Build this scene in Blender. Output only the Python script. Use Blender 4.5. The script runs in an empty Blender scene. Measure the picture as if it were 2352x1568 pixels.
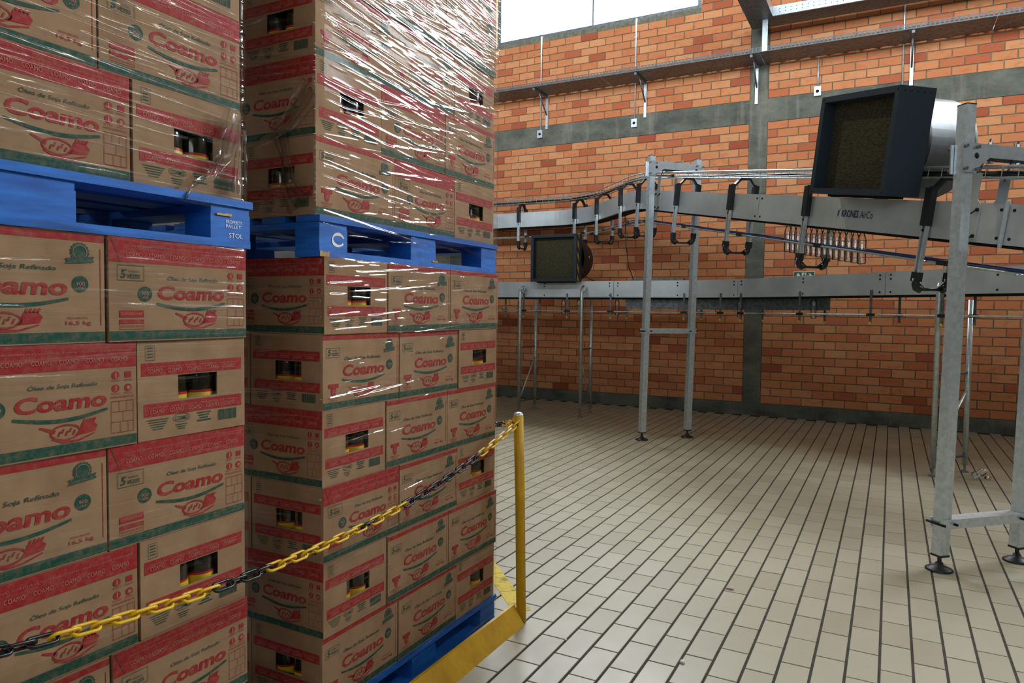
import bpy, math, random
from mathutils import Vector, Matrix
random.seed(7)
sc = bpy.context.scene
COL = sc.collection

# ------------------------------------------------------------------ camera
F_PX, YAW, PITCH, ROLL, CAM_H = 1632.0, math.radians(28.07), math.radians(2.57), math.radians(0.655), 1.5
_cy, _sy = math.cos(YAW), math.sin(YAW)
FWD = Vector((-_sy * math.cos(PITCH), _cy * math.cos(PITCH), -math.sin(PITCH)))
_r = Vector((_cy, _sy, 0)); _u = _r.cross(FWD)
RGT = _r * math.cos(ROLL) + _u * math.sin(ROLL)
UPV = -_r * math.sin(ROLL) + _u * math.cos(ROLL)
CAM = Vector((0, 0, CAM_H))
cd = bpy.data.cameras.new('camera'); cam = bpy.data.objects.new('camera', cd); COL.objects.link(cam)
cd.sensor_width = 36; cd.lens = F_PX / 2352 * 36; cd.clip_end = 100; cd.clip_start = 0.05
m = Matrix.Identity(4)
for i in range(3):
    m[i][0] = RGT[i]; m[i][1] = UPV[i]; m[i][2] = -FWD[i]; m[i][3] = CAM[i]
cam.matrix_world = m
sc.camera = cam
def project(p):
    d = Vector(p) - CAM; z = d.dot(FWD)
    if z < .05: return None
    return 1176 + F_PX * d.dot(RGT) / z, 784 - F_PX * d.dot(UPV) / z, z

# ------------------------------------------------------------------ world, light, exposure
w = bpy.data.worlds.new('world'); sc.world = w; w.use_nodes = True
bg = w.node_tree.nodes['Background']; bg.inputs[0].default_value = (.86, .94, 1, 1); bg.inputs[1].default_value = 1.5
sc.view_settings.view_transform = 'Standard'; sc.view_settings.look = 'None'
sc.view_settings.gamma = 1; sc.view_settings.use_curve_mapping = False
sc.view_settings.exposure = 0.0
sc.cycles.max_bounces = 6; sc.cycles.diffuse_bounces = 3; sc.cycles.glossy_bounces = 3; sc.cycles.adaptive_threshold = .05
sc.cycles.transparent_max_bounces = 24; sc.cycles.caustics_reflective = False; sc.cycles.caustics_refractive = False
sc.cycles.sample_clamp_indirect = 4.0
def area(name, loc, size, rot, col, power, spread=180):
    l = bpy.data.lights.new(name, 'AREA'); l.shape = 'RECTANGLE'; l.size, l.size_y = size
    l.color = col; l.energy = power; l.spread = math.radians(spread)
    o = bpy.data.objects.new(name, l); COL.objects.link(o); o.location = loc; o.rotation_euler = rot; return o
def lamp(name, loc, col, power, r=.16):
    l = bpy.data.lights.new(name, 'POINT'); l.color = col; l.energy = power; l.shadow_soft_size = r
    o = bpy.data.objects.new(name, l); COL.objects.link(o); o.location = loc; return o
DAY = (.84, .93, 1.0); WARM = (1.0, .90, .70)
YW = 10.81                                   # face of the brick wall
WINDOWS = [(-6.13, -2.64), (2.55, 7.6)]
SILL, HEAD = 6.02, 7.75
REAR, LOW = (-7.0, 6.5, 4.7, 8.3), (-7.0, 6.5, 2.9, 4.3)      # unseen daylight openings added behind the camera, above and below the added deck
for i, (x0, x1) in enumerate(WINDOWS):       # daylight entering each high window
    area('window_and_added_daylight', ((x0 + x1) / 2, YW + .32, (SILL + HEAD) / 2), (x1 - x0, HEAD - SILL), (math.radians(-90), 0, 0), DAY, 480 * (x1 - x0))
area('window_and_added_daylight', ((REAR[0] + REAR[1]) / 2, -5.25, (REAR[2] + REAR[3]) / 2), (REAR[1] - REAR[0], REAR[3] - REAR[2]), (math.radians(90), 0, 0), DAY, 3000)  # unseen daylight added behind the camera for the upper wall and conveyors
hb = bpy.data.lights.new('high_bay_lamp', 'SPOT'); hb.color = WARM; hb.energy = 260; hb.shadow_soft_size = .10; hb.spot_size = math.radians(92); hb.spot_blend = .55
hbo = bpy.data.objects.new('high_bay_lamp', hb); COL.objects.link(hbo); hbo.location = (-3.75, 5.25, 7.0)
hbo.rotation_euler = (Vector((-2.1, 3.6, 0)) - hbo.location).to_track_quat('-Z', 'Y').to_euler()
area('window_and_added_daylight', ((LOW[0] + LOW[1]) / 2, -5.25, (LOW[2] + LOW[3]) / 2), (LOW[1] - LOW[0], LOW[3] - LOW[2]), (math.radians(90), 0, 0), DAY, 170)  # dim unseen panel added behind the camera to be reflected in the metal
lamp('high_bay_lamp', (3.2, 3.9, 7.4), WARM, 40)
area('added_aisle_fill', (1.3, 2.7, 4.2), (.3, 2.4), (0, math.radians(52), 0), (1.0, .96, .90), 18, 130)  # unseen fill light added to brighten the aisle side of the cartons

# ------------------------------------------------------------------ materials
def srgb(r, g, b):
    f = lambda c: (c / 255 / 12.92) if c / 255 <= .04045 else ((c / 255 + .055) / 1.055) ** 2.4
    return (f(r), f(g), f(b), 1)
class NT:
    def __init__(s, name):
        s.m = bpy.data.materials.new(name); s.m.use_nodes = True; s.t = s.m.node_tree
        s.b = s.t.nodes['Principled BSDF']; s.out = s.t.nodes['Material Output']
    def n(s, typ, **kw):
        o = s.t.nodes.new(typ)
        for k, v in kw.items():
            if k.startswith('i_'):
                key = k[2:]; key = int(key) if key.isdigit() else key.replace('_', ' ')
                o.inputs[key].default_value = v
            else: setattr(o, k, v)
        return o
    def l(s, a, b): s.t.links.new(a, b)
    def ramp(s, fac, stops, interp='LINEAR'):
        r = s.n('ShaderNodeValToRGB'); e = r.color_ramp.elements; r.color_ramp.interpolation = interp
        while len(e) < len(stops): e.new(.5)
        for x, (p, c) in zip(e, stops): x.position = p; x.color = c if len(c) == 4 else (*c, 1)
        s.l(fac, r.inputs[0]); return r.outputs[0]
    def noise(s, scale, detail=3, rough=.5, vec=None, dist=0):
        o = s.n('ShaderNodeTexNoise', i_Scale=scale, i_Detail=detail, i_Roughness=rough, i_Distortion=dist)
        if vec is not None: s.l(vec, o.inputs['Vector'])
        return o
    def obj(s): return s.n('ShaderNodeTexCoord').outputs['Object']
    def gen(s): return s.n('ShaderNodeNewGeometry').outputs['Position']
    def mapv(s, vec, scale=(1, 1, 1), rot=(0, 0, 0), loc=(0, 0, 0)):
        o = s.n('ShaderNodeMapping'); o.inputs['Scale'].default_value = scale; o.inputs['Rotation'].default_value = rot; o.inputs['Location'].default_value = loc
        s.l(vec, o.inputs['Vector']); return o.outputs[0]
    def mixc(s, fac, a, b, mode='MIX'):
        o = s.n('ShaderNodeMix', data_type='RGBA', blend_type=mode)
        for i, v in ((0, fac), (6, a), (7, b)):
            if hasattr(v, 'is_output'): s.l(v, o.inputs[i])
            else: o.inputs[i].default_value = v
        return o.outputs[2]
    def math(s, op, a, b=0, clamp=False):
        o = s.n('ShaderNodeMath', operation=op, use_clamp=clamp)
        for i, v in ((0, a), (1, b)):
            if hasattr(v, 'is_output'): s.l(v, o.inputs[i])
            else: o.inputs[i].default_value = v
        return o.outputs[0]
    def bump(s, h, strength=.3, dist=.01):
        o = s.n('ShaderNodeBump', i_Strength=strength, i_Distance=dist); s.l(h, o.inputs['Height']); return o.outputs[0]
    def base(s, c):
        if hasattr(c, 'is_output'): s.l(c, s.b.inputs['Base Color'])
        else: s.b.inputs['Base Color'].default_value = c
    def set(s, rough=None, metal=None, normal=None, spec=None):
        if rough is not None:
            if hasattr(rough, 'is_output'): s.l(rough, s.b.inputs['Roughness'])
            else: s.b.inputs['Roughness'].default_value = rough
        if metal is not None: s.b.inputs['Metallic'].default_value = metal
        if spec is not None: s.b.inputs['Specular IOR Level'].default_value = spec
        if normal is not None: s.l(normal, s.b.inputs['Normal'])
        return s.m
M = {}
def worn(name, c, c2, scale, rough, metal=0, bump=.1, spec=.5, gen=True):
    t = NT(name); v = t.gen() if gen else t.obj(); n = t.noise(scale, 5, .6, v)
    t.base(t.ramp(n.outputs[0], [(.35, c2), (.62, c)]))
    M[name] = t.set(rough, metal, t.bump(n.outputs[0], bump, .004), spec)
def plain(name, c, rough, metal=0, spec=.5):
    t = NT(name); n = t.noise(40, 3, .5, t.gen())
    t.base(t.mixc(t.math('MULTIPLY', n.outputs[0], .18), c, (c[0] * .6, c[1] * .6, c[2] * .6, 1)))
    M[name] = t.set(rough, metal, None, spec)

# cardboard: warm brown with fine fibre and faint corrugation
t = NT('cardboard'); v = t.obj(); n = t.noise(9, 4, .6, v); n2 = t.noise(1, 2, .5, t.mapv(v, (60, 60, 260)))
inf = t.n('ShaderNodeObjectInfo')
c = t.ramp(n.outputs[0], [(.3, srgb(144, 112, 82)), (.7, srgb(170, 136, 103))])
c = t.mixc(t.math('MULTIPLY', inf.outputs['Random'], .22), c, srgb(140, 112, 84))
t.base(c); M['cardboard'] = t.set(.82, 0, t.bump(n2.outputs[0], .12, .002), .3)
def ink(name, c):
    t = NT(name); n = t.noise(70, 3, .7, t.obj())
    t.base(t.mixc(t.ramp(n.outputs[0], [(.42, (0, 0, 0)), (.75, (.35, .35, .35))]), c, srgb(160, 122, 92)))
    M[name] = t.set(.7, 0, None, .3)
ink('red_ink', srgb(158, 30, 36)); ink('green_ink', srgb(18, 74, 60)); ink('pale_ink', srgb(190, 120, 100))
# brick
def brick_mat(name, rnd):
    t = NT(name); v = t.gen()
    r = rnd(t)
    c = t.ramp(r, [(0, srgb(158, 78, 50)), (.06, srgb(178, 96, 62)), (.2, srgb(196, 120, 76)), (.7, srgb(205, 134, 88)), (1, srgb(210, 146, 100))])
    n = t.noise(9, 4, .6, t.mapv(v, (1, 1, 2.2)))
    c = t.mixc(t.ramp(n.outputs[0], [(.52, (0, 0, 0)), (.74, (.5, .5, .5))]), c, srgb(180, 84, 50))
    n2 = t.noise(120, 2, .5, v)
    t.base(c); M[name] = t.set(.82, 0, t.bump(n2.outputs[0], .25, .002), .3)
brick_mat('brick', lambda t: t.n('ShaderNodeObjectInfo').outputs['Random'])
brick_mat('brick_field', lambda t: t.n('ShaderNodeAttribute', attribute_name='piece').outputs['Fac'])
worn('mortar', srgb(126, 120, 102), srgb(98, 94, 80), 18, .95)
t = NT('concrete'); v = t.gen(); n = t.noise(2.2, 6, .65, t.mapv(v, (1, 1, 1.8))); n2 = t.noise(1, 4, .6, t.mapv(v, (7, 1, .6)))
c = t.ramp(n.outputs[0], [(.3, srgb(70, 72, 66)), (.7, srgb(120, 120, 108))])
c = t.mixc(t.ramp(n2.outputs[0], [(.56, (0, 0, 0)), (.72, (.4, .4, .4))]), c, srgb(150, 146, 132))
t.base(c); M['concrete'] = t.set(.9, 0, t.bump(n.outputs[0], .3, .01), .3)
# floor tile: dull cream glaze
def tile_mat(name, rnd):
    t = NT(name); v = t.gen(); r = rnd(t)
    c = t.ramp(r, [(0, srgb(160, 152, 130)), (1, srgb(174, 167, 146))])
    n = t.noise(1.1, 5, .65, v); c = t.mixc(t.ramp(n.outputs[0], [(.4, (0, 0, 0)), (.75, (.35, .35, .35))]), c, srgb(136, 122, 94))
    n2 = t.noise(14, 5, .7, v); c = t.mixc(t.ramp(n2.outputs[0], [(.62, (0, 0, 0)), (.8, (.3, .3, .3))]), c, srgb(120, 112, 96))
    t.base(c); M[name] = t.set(t.ramp(n.outputs[0], [(.3, (.34, .34, .34)), (.7, (.5, .5, .5))]), 0, t.bump(n2.outputs[0], .06, .002), .35)
tile_mat('tile', lambda t: t.n('ShaderNodeObjectInfo').outputs['Random'])
tile_mat('tile_field', lambda t: t.n('ShaderNodeAttribute', attribute_name='piece').outputs['Fac'])
worn('grout', srgb(58, 52, 42), srgb(40, 36, 30), 12, .95)
worn('plaster', srgb(92, 90, 84), srgb(78, 76, 72), 3, .95)
# metals
t = NT('steel'); v = t.gen(); n = t.noise(1, 4, .6, t.mapv(v, (6, 6, 160))); n2 = t.noise(2.5, 4, .6, v)
t.base(t.ramp(n2.outputs[0], [(.3, srgb(186, 192, 194)), (.7, srgb(214, 220, 223))]))
M['steel'] = t.set(t.ramp(n2.outputs[0], [(.3, (.38, .38, .38)), (.7, (.52, .52, .52))]), .5, t.bump(n.outputs[0], .05, .002))
worn('galvanised', srgb(214, 222, 228), srgb(190, 200, 206), 30, .34, .5, .06)
worn('drum_steel', srgb(112, 116, 118), srgb(92, 96, 98), 6, .5, .6, .05)
worn('dark_galvanised', srgb(104, 112, 116), srgb(84, 92, 96), 22, .55, .5, .06)
worn('old_galvanised', srgb(128, 134, 136), srgb(92, 98, 102), 22, .55, .7, .08)
worn('bright_steel', srgb(220, 228, 236), srgb(200, 208, 216), 20, .24, .8, .05)
worn('zinc_tube', srgb(204, 212, 210), srgb(176, 184, 182), 26, .33, .65, .05)
plain('black_plastic', srgb(24, 27, 31), .45); plain('fan_paint', srgb(44, 54, 66), .55, 0, .25); plain('dark_gap', srgb(12, 12, 12), .9)
plain('blue_line', srgb(28, 52, 120), .5); plain('navy_ink', srgb(22, 32, 96), .5); plain('grey_ink', srgb(62, 64, 78), .5)
plain('white_paint', srgb(220, 222, 218), .5); plain('sign_green', srgb(14, 52, 36), .5); plain('sign_cream', srgb(206, 212, 184), .6)
plain('orange_dot', srgb(206, 130, 30), .5); plain('cable_black', srgb(16, 16, 17), .5); plain('rust', srgb(96, 58, 36), .9)
t = NT('filter_mesh'); v = t.gen(); n = t.noise(1, 3, .6, t.mapv(v, (40, 40, 190))); n2 = t.noise(3, 4, .6, v)
c = t.ramp(n.outputs[0], [(.35, srgb(40, 40, 30)), (.7, srgb(92, 88, 64))]); c = t.mixc(t.math('MULTIPLY', n2.outputs[0], .4), c, srgb(46, 44, 34))
t.base(c); M['filter_mesh'] = t.set(.95, 0, t.bump(n.outputs[0], .6, .004), .2)
# paint
t = NT('pallet_blue'); v = t.gen(); n = t.noise(1, 5, .6, t.mapv(v, (6, 6, 40))); n2 = t.noise(5, 5, .7, v)
c = t.ramp(n.outputs[0], [(.3, srgb(14, 78, 158)), (.7, srgb(30, 112, 204))])
c = t.mixc(t.ramp(n2.outputs[0], [(.6, (0, 0, 0)), (.78, (.7, .7, .7))]), c, srgb(20, 54, 104))
t.base(c); M['pallet_blue'] = t.set(.6, 0, t.bump(n.outputs[0], .2, .003), .4)
worn('raw_wood', srgb(206, 170, 116), srgb(170, 130, 84), 30, .85)
t = NT('yellow_paint'); v = t.gen(); n = t.noise(7, 6, .7, v); n2 = t.noise(45, 3, .6, v)
c = t.ramp(n.outputs[0], [(.3, srgb(186, 138, 14)), (.6, srgb(214, 168, 22))])
c = t.mixc(t.ramp(n2.outputs[0], [(.68, (0, 0, 0)), (.76, (.6, .6, .6))]), c, srgb(96, 70, 24))
t.base(c); M['yellow_paint'] = t.set(.5, 0, t.bump(n2.outputs[0], .12, .002), .45)
t = NT('floor_paint'); v = t.gen(); n = t.noise(9, 6, .7, v)
c = t.ramp(n.outputs[0], [(.38, srgb(150, 132, 60)), (.5, srgb(214, 190, 80)), (.8, srgb(226, 206, 100))])
t.base(c); M['floor_paint'] = t.set(.75, 0, None, .3)
plain('chain_yellow', srgb(226, 178, 20), .35); plain('chain_black', srgb(16, 18, 24), .35)
t = NT('hazard_tape'); v = t.obj(); sx = t.n('ShaderNodeSeparateXYZ'); t.l(v, sx.inputs[0])
f = t.math('FRACT', t.math('ADD', t.math('MULTIPLY', sx.outputs[2], 6.2), t.math('MULTIPLY', sx.outputs[1], 9.0)))
t.base(t.ramp(f, [(0, srgb(20, 20, 18)), (.5, srgb(176, 156, 40))], 'CONSTANT')); M['hazard_tape'] = t.set(.5)
# oil bottle
plain('oil_dark', srgb(30, 28, 14), .12, 0, .6); plain('label_yellow', srgb(220, 190, 40), .4); plain('label_red', srgb(176, 30, 28), .4); plain('cap_yellow', srgb(214, 176, 30), .4)
# clear thin plastics: see-through with Fresnel gloss
def clear(name, rough, k, k0, tint=(1, 1, 1, 1), bumpscale=None):
    t = NT(name); t.t.nodes.remove(t.b)
    tr = t.n('ShaderNodeBsdfTransparent'); tr.inputs[0].default_value = tint
    gl = t.n('ShaderNodeBsdfGlossy', i_Roughness=rough); gl.inputs[0].default_value = (1, 1, 1, 1)
    fr = t.n('ShaderNodeFresnel', i_IOR=1.5)
    fac = t.math('ADD', t.math('MULTIPLY', fr.outputs[0], k), k0, True)
    mx = t.n('ShaderNodeMixShader'); t.l(fac, mx.inputs[0]); t.l(tr.outputs[0], mx.inputs[1]); t.l(gl.outputs[0], mx.inputs[2])
    if bumpscale:
        nb = t.bump(t.noise(bumpscale, 3, .6, t.obj()).outputs[0], .6, .01); t.l(nb, gl.inputs['Normal']); t.l(nb, fr.inputs['Normal'])
    t.l(mx.outputs[0], t.out.inputs[0]); M[name] = t.m
clear('pet', .10, 1.2, .05, (.985, .985, .985, 1))
clear('window_glass', .02, .3, 0)
def film(name, k0, kg, rough):
    """stretch film: clear sheet; 'gather' (per vertex) is how many plies are drawn together in a pulled crease"""
    t = NT(name); t.t.nodes.remove(t.b)
    at = t.n('ShaderNodeAttribute', attribute_name='gather')
    tr = t.n('ShaderNodeBsdfTransparent'); tr.inputs[0].default_value = (.97, .97, .97, 1)
    gl = t.n('ShaderNodeBsdfGlossy', i_Roughness=rough)
    fr = t.n('ShaderNodeFresnel', i_IOR=1.5)
    fac = t.math('ADD', t.math('MULTIPLY', fr.outputs[0], k0), t.math('MULTIPLY', at.outputs['Fac'], kg), True)
    mx = t.n('ShaderNodeMixShader'); t.l(fac, mx.inputs[0]); t.l(tr.outputs[0], mx.inputs[1]); t.l(gl.outputs[0], mx.inputs[2])
    t.l(mx.outputs[0], t.out.inputs[0]); M[name] = t.m
film('film', .10, .42, .10)

# ------------------------------------------------------------------ mesh helpers
class MB:
    def __init__(s): s.v = []; s.f = []; s.mi = []; s.slots = []; s.piece = []; s.smooth = []
    def slot(s, mat):
        if mat not in s.slots: s.slots.append(mat)
        return s.slots.index(mat)
    def add(s, vs, fs, mat=None, smooth=False):
        o = len(s.v); s.v += [Vector(p) for p in vs]; k = s.slot(mat) if mat else 0
        for f in fs: s.f.append([i + o for i in f]); s.mi.append(k); s.smooth.append(smooth)
        return s
    def box(s, c, size, mat=None, ax=None):
        c = Vector(c); hx, hy, hz = size[0] / 2, size[1] / 2, size[2] / 2
        X, Y, Z = ax if ax else (Vector((1, 0, 0)), Vector((0, 1, 0)), Vector((0, 0, 1)))
        vs = [c + X * (a * hx) + Y * (b * hy) + Z * (d * hz) for d in (-1, 1) for b in (-1, 1) for a in (-1, 1)]
        return s.add(vs, [(0, 2, 3, 1), (4, 5, 7, 6), (0, 1, 5, 4), (2, 6, 7, 3), (1, 3, 7, 5), (0, 4, 6, 2)], mat)
    def bb(s, x0, x1, y0, y1, z0, z1, mat=None): return s.box(((x0 + x1) / 2, (y0 + y1) / 2, (z0 + z1) / 2), (x1 - x0, y1 - y0, z1 - z0), mat)
    def tube(s, pts, r, seg=10, mat=None, cap=True, closed=False):
        pts = [Vector(p) for p in pts]; n = len(pts); rings = []; up = None
        for i, p in enumerate(pts):
            a = pts[(i - 1) % n] if (closed or i > 0) else p; b = pts[(i + 1) % n] if (closed or i < n - 1) else p
            d = (b - a).normalized()
            if up is None:
                up = Vector((0, 0, 1)) if abs(d.z) < .9 else Vector((1, 0, 0))
            x = d.cross(up).normalized(); up = x.cross(d).normalized()
            rr = r[i] if isinstance(r, (list, tuple)) else r
            rings.append([p + (x * math.cos(2 * math.pi * k / seg) + up * math.sin(2 * math.pi * k / seg)) * rr for k in range(seg)])
        vs = [q for R_ in rings for q in R_]; fs = []
        for i in range(n if closed else n - 1):
            j = (i + 1) % n
            for k in range(seg): fs.append((i * seg + k, i * seg + (k + 1) % seg, j * seg + (k + 1) % seg, j * seg + k))
        s.add(vs, fs, mat, True)
        if cap and not closed:
            o = len(s.v) - len(vs); kk = s.slot(mat) if mat else 0
            s.f.append([o + k for k in range(seg)][::-1]); s.mi.append(kk); s.smooth.append(False)
            s.f.append([o + (n - 1) * seg + k for k in range(seg)]); s.mi.append(kk); s.smooth.append(False)
        return s
    def lathe(s, c, prof, seg=20, axis=None, mat=None, smooth=True):
        c = Vector(c); Z = (axis or Vector((0, 0, 1))).normalized(); X = Z.orthogonal().normalized(); Y = Z.cross(X); vs = []; fs = []
        for r, h in prof:
            for k in range(seg): a = 2 * math.pi * k / seg; vs.append(c + Z * h + (X * math.cos(a) + Y * math.sin(a)) * r)
        for i in range(len(prof) - 1):
            for k in range(seg): fs.append((i * seg + k, i * seg + (k + 1) % seg, (i + 1) * seg + (k + 1) % seg, (i + 1) * seg + k))
        return s.add(vs, fs, mat, smooth)
    def prism(s, poly, p0, ax, ay, depth, mat=None):
        """polygon (list of 2D) in plane p0 + x*ax + y*ay, extruded along ax×ay by ±depth/2"""
        p0 = Vector(p0); n = ax.cross(ay).normalized(); k = len(poly)
        vs = [p0 + ax * x + ay * y + n * (d * depth / 2) for d in (-1, 1) for x, y in poly]
        fs = [tuple(range(k))[::-1], tuple(range(k, 2 * k))] + [(i, (i + 1) % k, k + (i + 1) % k, k + i) for i in range(k)]
        return s.add(vs, fs, mat)
    def sweep(s, path, w, h0, h1, mat=None, off=0, cap=True):
        """rectangular section along path [(p, side, up)]: width w, height from h0 to h1 over p"""
        vs = []; fs = []
        for p, sd, up in path:
            for a, b in ((-w / 2, h0), (w / 2, h0), (w / 2, h1), (-w / 2, h1)): vs.append(p + sd * (a + off) + up * b)
        n = len(path)
        for i in range(n - 1):
            for k in range(4): fs.append((i * 4 + k, i * 4 + (k + 1) % 4, i * 4 + 4 + (k + 1) % 4, i * 4 + 4 + k))
        if cap: fs += [(3, 2, 1, 0), tuple(n * 4 - 4 + k for k in range(4))]
        return s.add(vs, fs, mat)
    def mesh(s, name, mat=None, origin=(0, 0, 0)):
        me = bpy.data.meshes.new(name); o = Vector(origin)
        me.from_pydata([v - o for v in s.v], [], s.f)
        for k in (s.slots if s.slots else [mat]): me.materials.append(M[k])
        me.polygons.foreach_set('material_index', s.mi); me.polygons.foreach_set('use_smooth', s.smooth)
        if s.piece:
            at = me.attributes.new('piece', 'FLOAT', 'FACE'); at.data.foreach_set('value', s.piece)
        me.update(); return me
    def build(s, name, mat=None, parent=None, origin=None):
        q = parent
        while origin is None and q is not None:
            if '_o' in q: origin = q['_o']
            q = q.parent
        if origin is None: origin = (0, 0, 0)
        return link(name, s.mesh(name, mat, origin), parent)
def link(name, me, parent=None):
    o = bpy.data.objects.new(name, me); COL.objects.link(o)
    if parent is not None: o.parent = parent
    return o
def tag(o, label=None, cat=None, group=None, kind=None):
    if label: o['label'] = label
    if cat: o['category'] = cat
    if group: o['group'] = group
    if kind: o['kind'] = kind
    return o
THINGS = []
def thing(name, label, cat, loc=(0, 0, 0), group=None, rz=0):
    o = bpy.data.objects.new(name, None); COL.objects.link(o); o.location = loc; o.rotation_euler = (0, 0, rz); o.empty_display_size = .05
    o['_o'] = tuple(loc); THINGS.append(o); return tag(o, label, cat, group)
def circle(cx, cy, r, n=20, a0=0, a1=2 * math.pi, ry=None):
    ry = ry or r; return [(cx + r * math.cos(a0 + (a1 - a0) * i / n), cy + ry * math.sin(a0 + (a1 - a0) * i / n)) for i in range(n + (0 if abs(a1 - a0 - 2 * math.pi) < 1e-6 else 1))]
_txt = {}
def text2d(body, shear=0.0, bold=0.0):
    """glyph triangles of a line of text in 0..w x 0..h: (verts2d, faces, w, h)"""
    key = (body, shear, bold)
    if key in _txt: return _txt[key]
    cu = bpy.data.curves.new('t', 'FONT'); cu.body = body; cu.size = 1; cu.shear = shear; cu.offset = bold; cu.resolution_u = 3; cu.fill_mode = 'FRONT'
    ob = bpy.data.objects.new('t', cu); COL.objects.link(ob)
    dg = bpy.context.evaluated_depsgraph_get(); dg.update()
    me = bpy.data.meshes.new_from_object(ob.evaluated_get(dg))
    vs = [(v.co.x, v.co.y) for v in me.vertices]; fs = [tuple(p.vertices) for p in me.polygons]
    x0 = min(p[0] for p in vs); y0 = min(p[1] for p in vs); x1 = max(p[0] for p in vs); y1 = max(p[1] for p in vs)
    vs = [((x - x0), (y - y0)) for x, y in vs]
    bpy.data.objects.remove(ob); bpy.data.curves.remove(cu); bpy.data.meshes.remove(me)
    _txt[key] = (vs, fs, x1 - x0, y1 - y0); return _txt[key]
class Print:
    """flat ink shapes in face coordinates (u, v), lifted by a fraction of a millimetre per layer"""
    def __init__(s): s.items = []
    def poly(s, pts, mat, k=0): s.items.append(([tuple(p) for p in pts], [tuple(range(len(pts)))], mat, k)); return s
    def rect(s, u0, u1, v0, v1, mat, k=0): return s.poly([(u0, v0), (u1, v0), (u1, v1), (u0, v1)], mat, k)
    def frame(s, u0, u1, v0, v1, t, mat, k=0):
        s.rect(u0, u1, v0, v0 + t, mat, k); s.rect(u0, u1, v1 - t, v1, mat, k); s.rect(u0, u0 + t, v0, v1, mat, k); return s.rect(u1 - t, u1, v0, v1, mat, k)
    def line(s, pts, wd, mat, k=0):
        vs = []; n = len(pts)
        for i, p in enumerate(pts):
            a = pts[max(0, i - 1)]; b = pts[min(n - 1, i + 1)]; dx, dy = b[0] - a[0], b[1] - a[1]; L = math.hypot(dx, dy) or 1
            ww = wd[i] if isinstance(wd, list) else wd
            vs += [(p[0] - dy / L * ww / 2, p[1] + dx / L * ww / 2), (p[0] + dy / L * ww / 2, p[1] - dx / L * ww / 2)]
        s.items.append((vs, [(2 * i + 1, 2 * i + 3, 2 * i + 2, 2 * i) for i in range(n - 1)], mat, k)); return s
    def text(s, body, u0, v0, w, h, mat, k=0, shear=0, bold=0, slope=0):
        vs, fs, tw, th = text2d(body, shear, bold)
        s.items.append(([(u0 + x / tw * w, v0 + y / th * h + slope * x / tw * w) for x, y in vs], fs, mat, k)); return s
    def mesh(s, name, fn, lift=.0005):
        mb = MB()
        for vs, fs, mat, k in s.items: mb.add([fn(u, v, .0007 + lift * k) for u, v in vs], fs, mat)
        return mb.mesh(name)

# ------------------------------------------------------------------ setting: floor
TX, TY, TJX, TJY = .1262, .2703, .011, .006
FX0, FX1, FY0, FY1 = -7.6, 8.4, -5.0, YW
floor = MB().bb(FX0, FX1, FY0, FY1, -.10, -.004).build('floor', 'grout'); tag(floor, 'cream rectangular floor tiles with dark joints', None, None, 'structure')
def tile_mesh(mb, cx, cy):
    a, b = (TX - TJX) / 2, (TY - TJY) / 2; e = .002
    vs = [(cx + x * (a), cy + y * (b), -.008) for x, y in ((-1, -1), (1, -1), (1, 1), (-1, 1))] + [(cx + x * (a), cy + y * (b), -.0015) for x, y in ((-1, -1), (1, -1), (1, 1), (-1, 1))] + \
         [(cx + x * (a - e), cy + y * (b - e), 0) for x, y in ((-1, -1), (1, -1), (1, 1), (-1, 1))]
    mb.add(vs, [(8, 9, 10, 11)] + [(i, (i + 1) % 4, 4 + (i + 1) % 4, 4 + i) for i in range(4)] + [(4 + i, 4 + (i + 1) % 4, 8 + (i + 1) % 4, 8 + i) for i in range(4)])
tiles = []
i0 = int((FX0 + 1.0091) / TX); 
for i in range(-52, 75):
    x0 = -1.0091 + i * TX
    if x0 < FX0 or x0 + TX > FX1: continue
    ph = 5.628 if i % 2 else 5.628 + TY / 2
    for j in range(-40, 22):
        y0 = ph + j * TY
        if y0 < FY0 or y0 + TY * .5 > FY1 - .02: continue
        cx, cy = x0 + TX / 2, y0 + TY / 2
        if cy > 2 * FY1: continue
        sz = 0; q = project((cx, cy, 0))
        if q and 0 < q[0] < 2352 and 0 < q[1] < 1568 and not (cx < -1.40 and cy < 3.1): sz = 1 / q[2] ** 3
        tiles.append((sz, cx, cy))
tiles.sort(reverse=True)
mb = MB(); tile_mesh(mb, 0, 0); tme = mb.mesh('tile', 'tile')
for sz, cx, cy in tiles[:300]:
    o = link('tile', tme, floor); o.location = (cx, cy, random.uniform(-.0005, .0005))
mb = MB()
for sz, cx, cy in tiles[300:]:
    if cy + TY / 2 > FY1: continue
    tile_mesh(mb, cx, cy); mb.piece += [random.random()] * 9
tag(mb.build('tile_field', 'tile_field', floor), kind='stuff')

# ------------------------------------------------------------------ setting: brick wall with concrete frame and high windows
BX, BZ, BJ = .2795, .1158, .012
wall = tag(bpy.data.objects.new('wall_back', None), 'orange brick wall with grey concrete column and beams', None, None, 'structure'); COL.objects.link(wall)
Z_PL, Z_B0, Z_B1, Z_TOP = .175, 4.229, 4.558, 8.6
COLX = [(-7.05, -6.80), (-1.905, -1.655), (1.55, 1.80), (8.15, 8.4)]
mb = MB(); ym0, ym1 = YW + .012, YW + .30
xs = [FX0] + [x for w_ in WINDOWS for x in w_] + [FX1]
mb.bb(FX0, FX1, ym0, ym1, -.1, SILL); mb.bb(FX0, FX1, ym0, ym1, HEAD, Z_TOP)
for a, b in zip(xs[0::2], xs[1::2]): mb.bb(a, b, ym0, ym1, SILL, HEAD)
mb.build('mortar_bed', 'mortar', wall)
for x0, x1 in COLX: MB().bb(x0, x1, YW - .006, YW + .1, 0, Z_TOP).build('concrete_column', 'concrete', wall)
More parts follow.
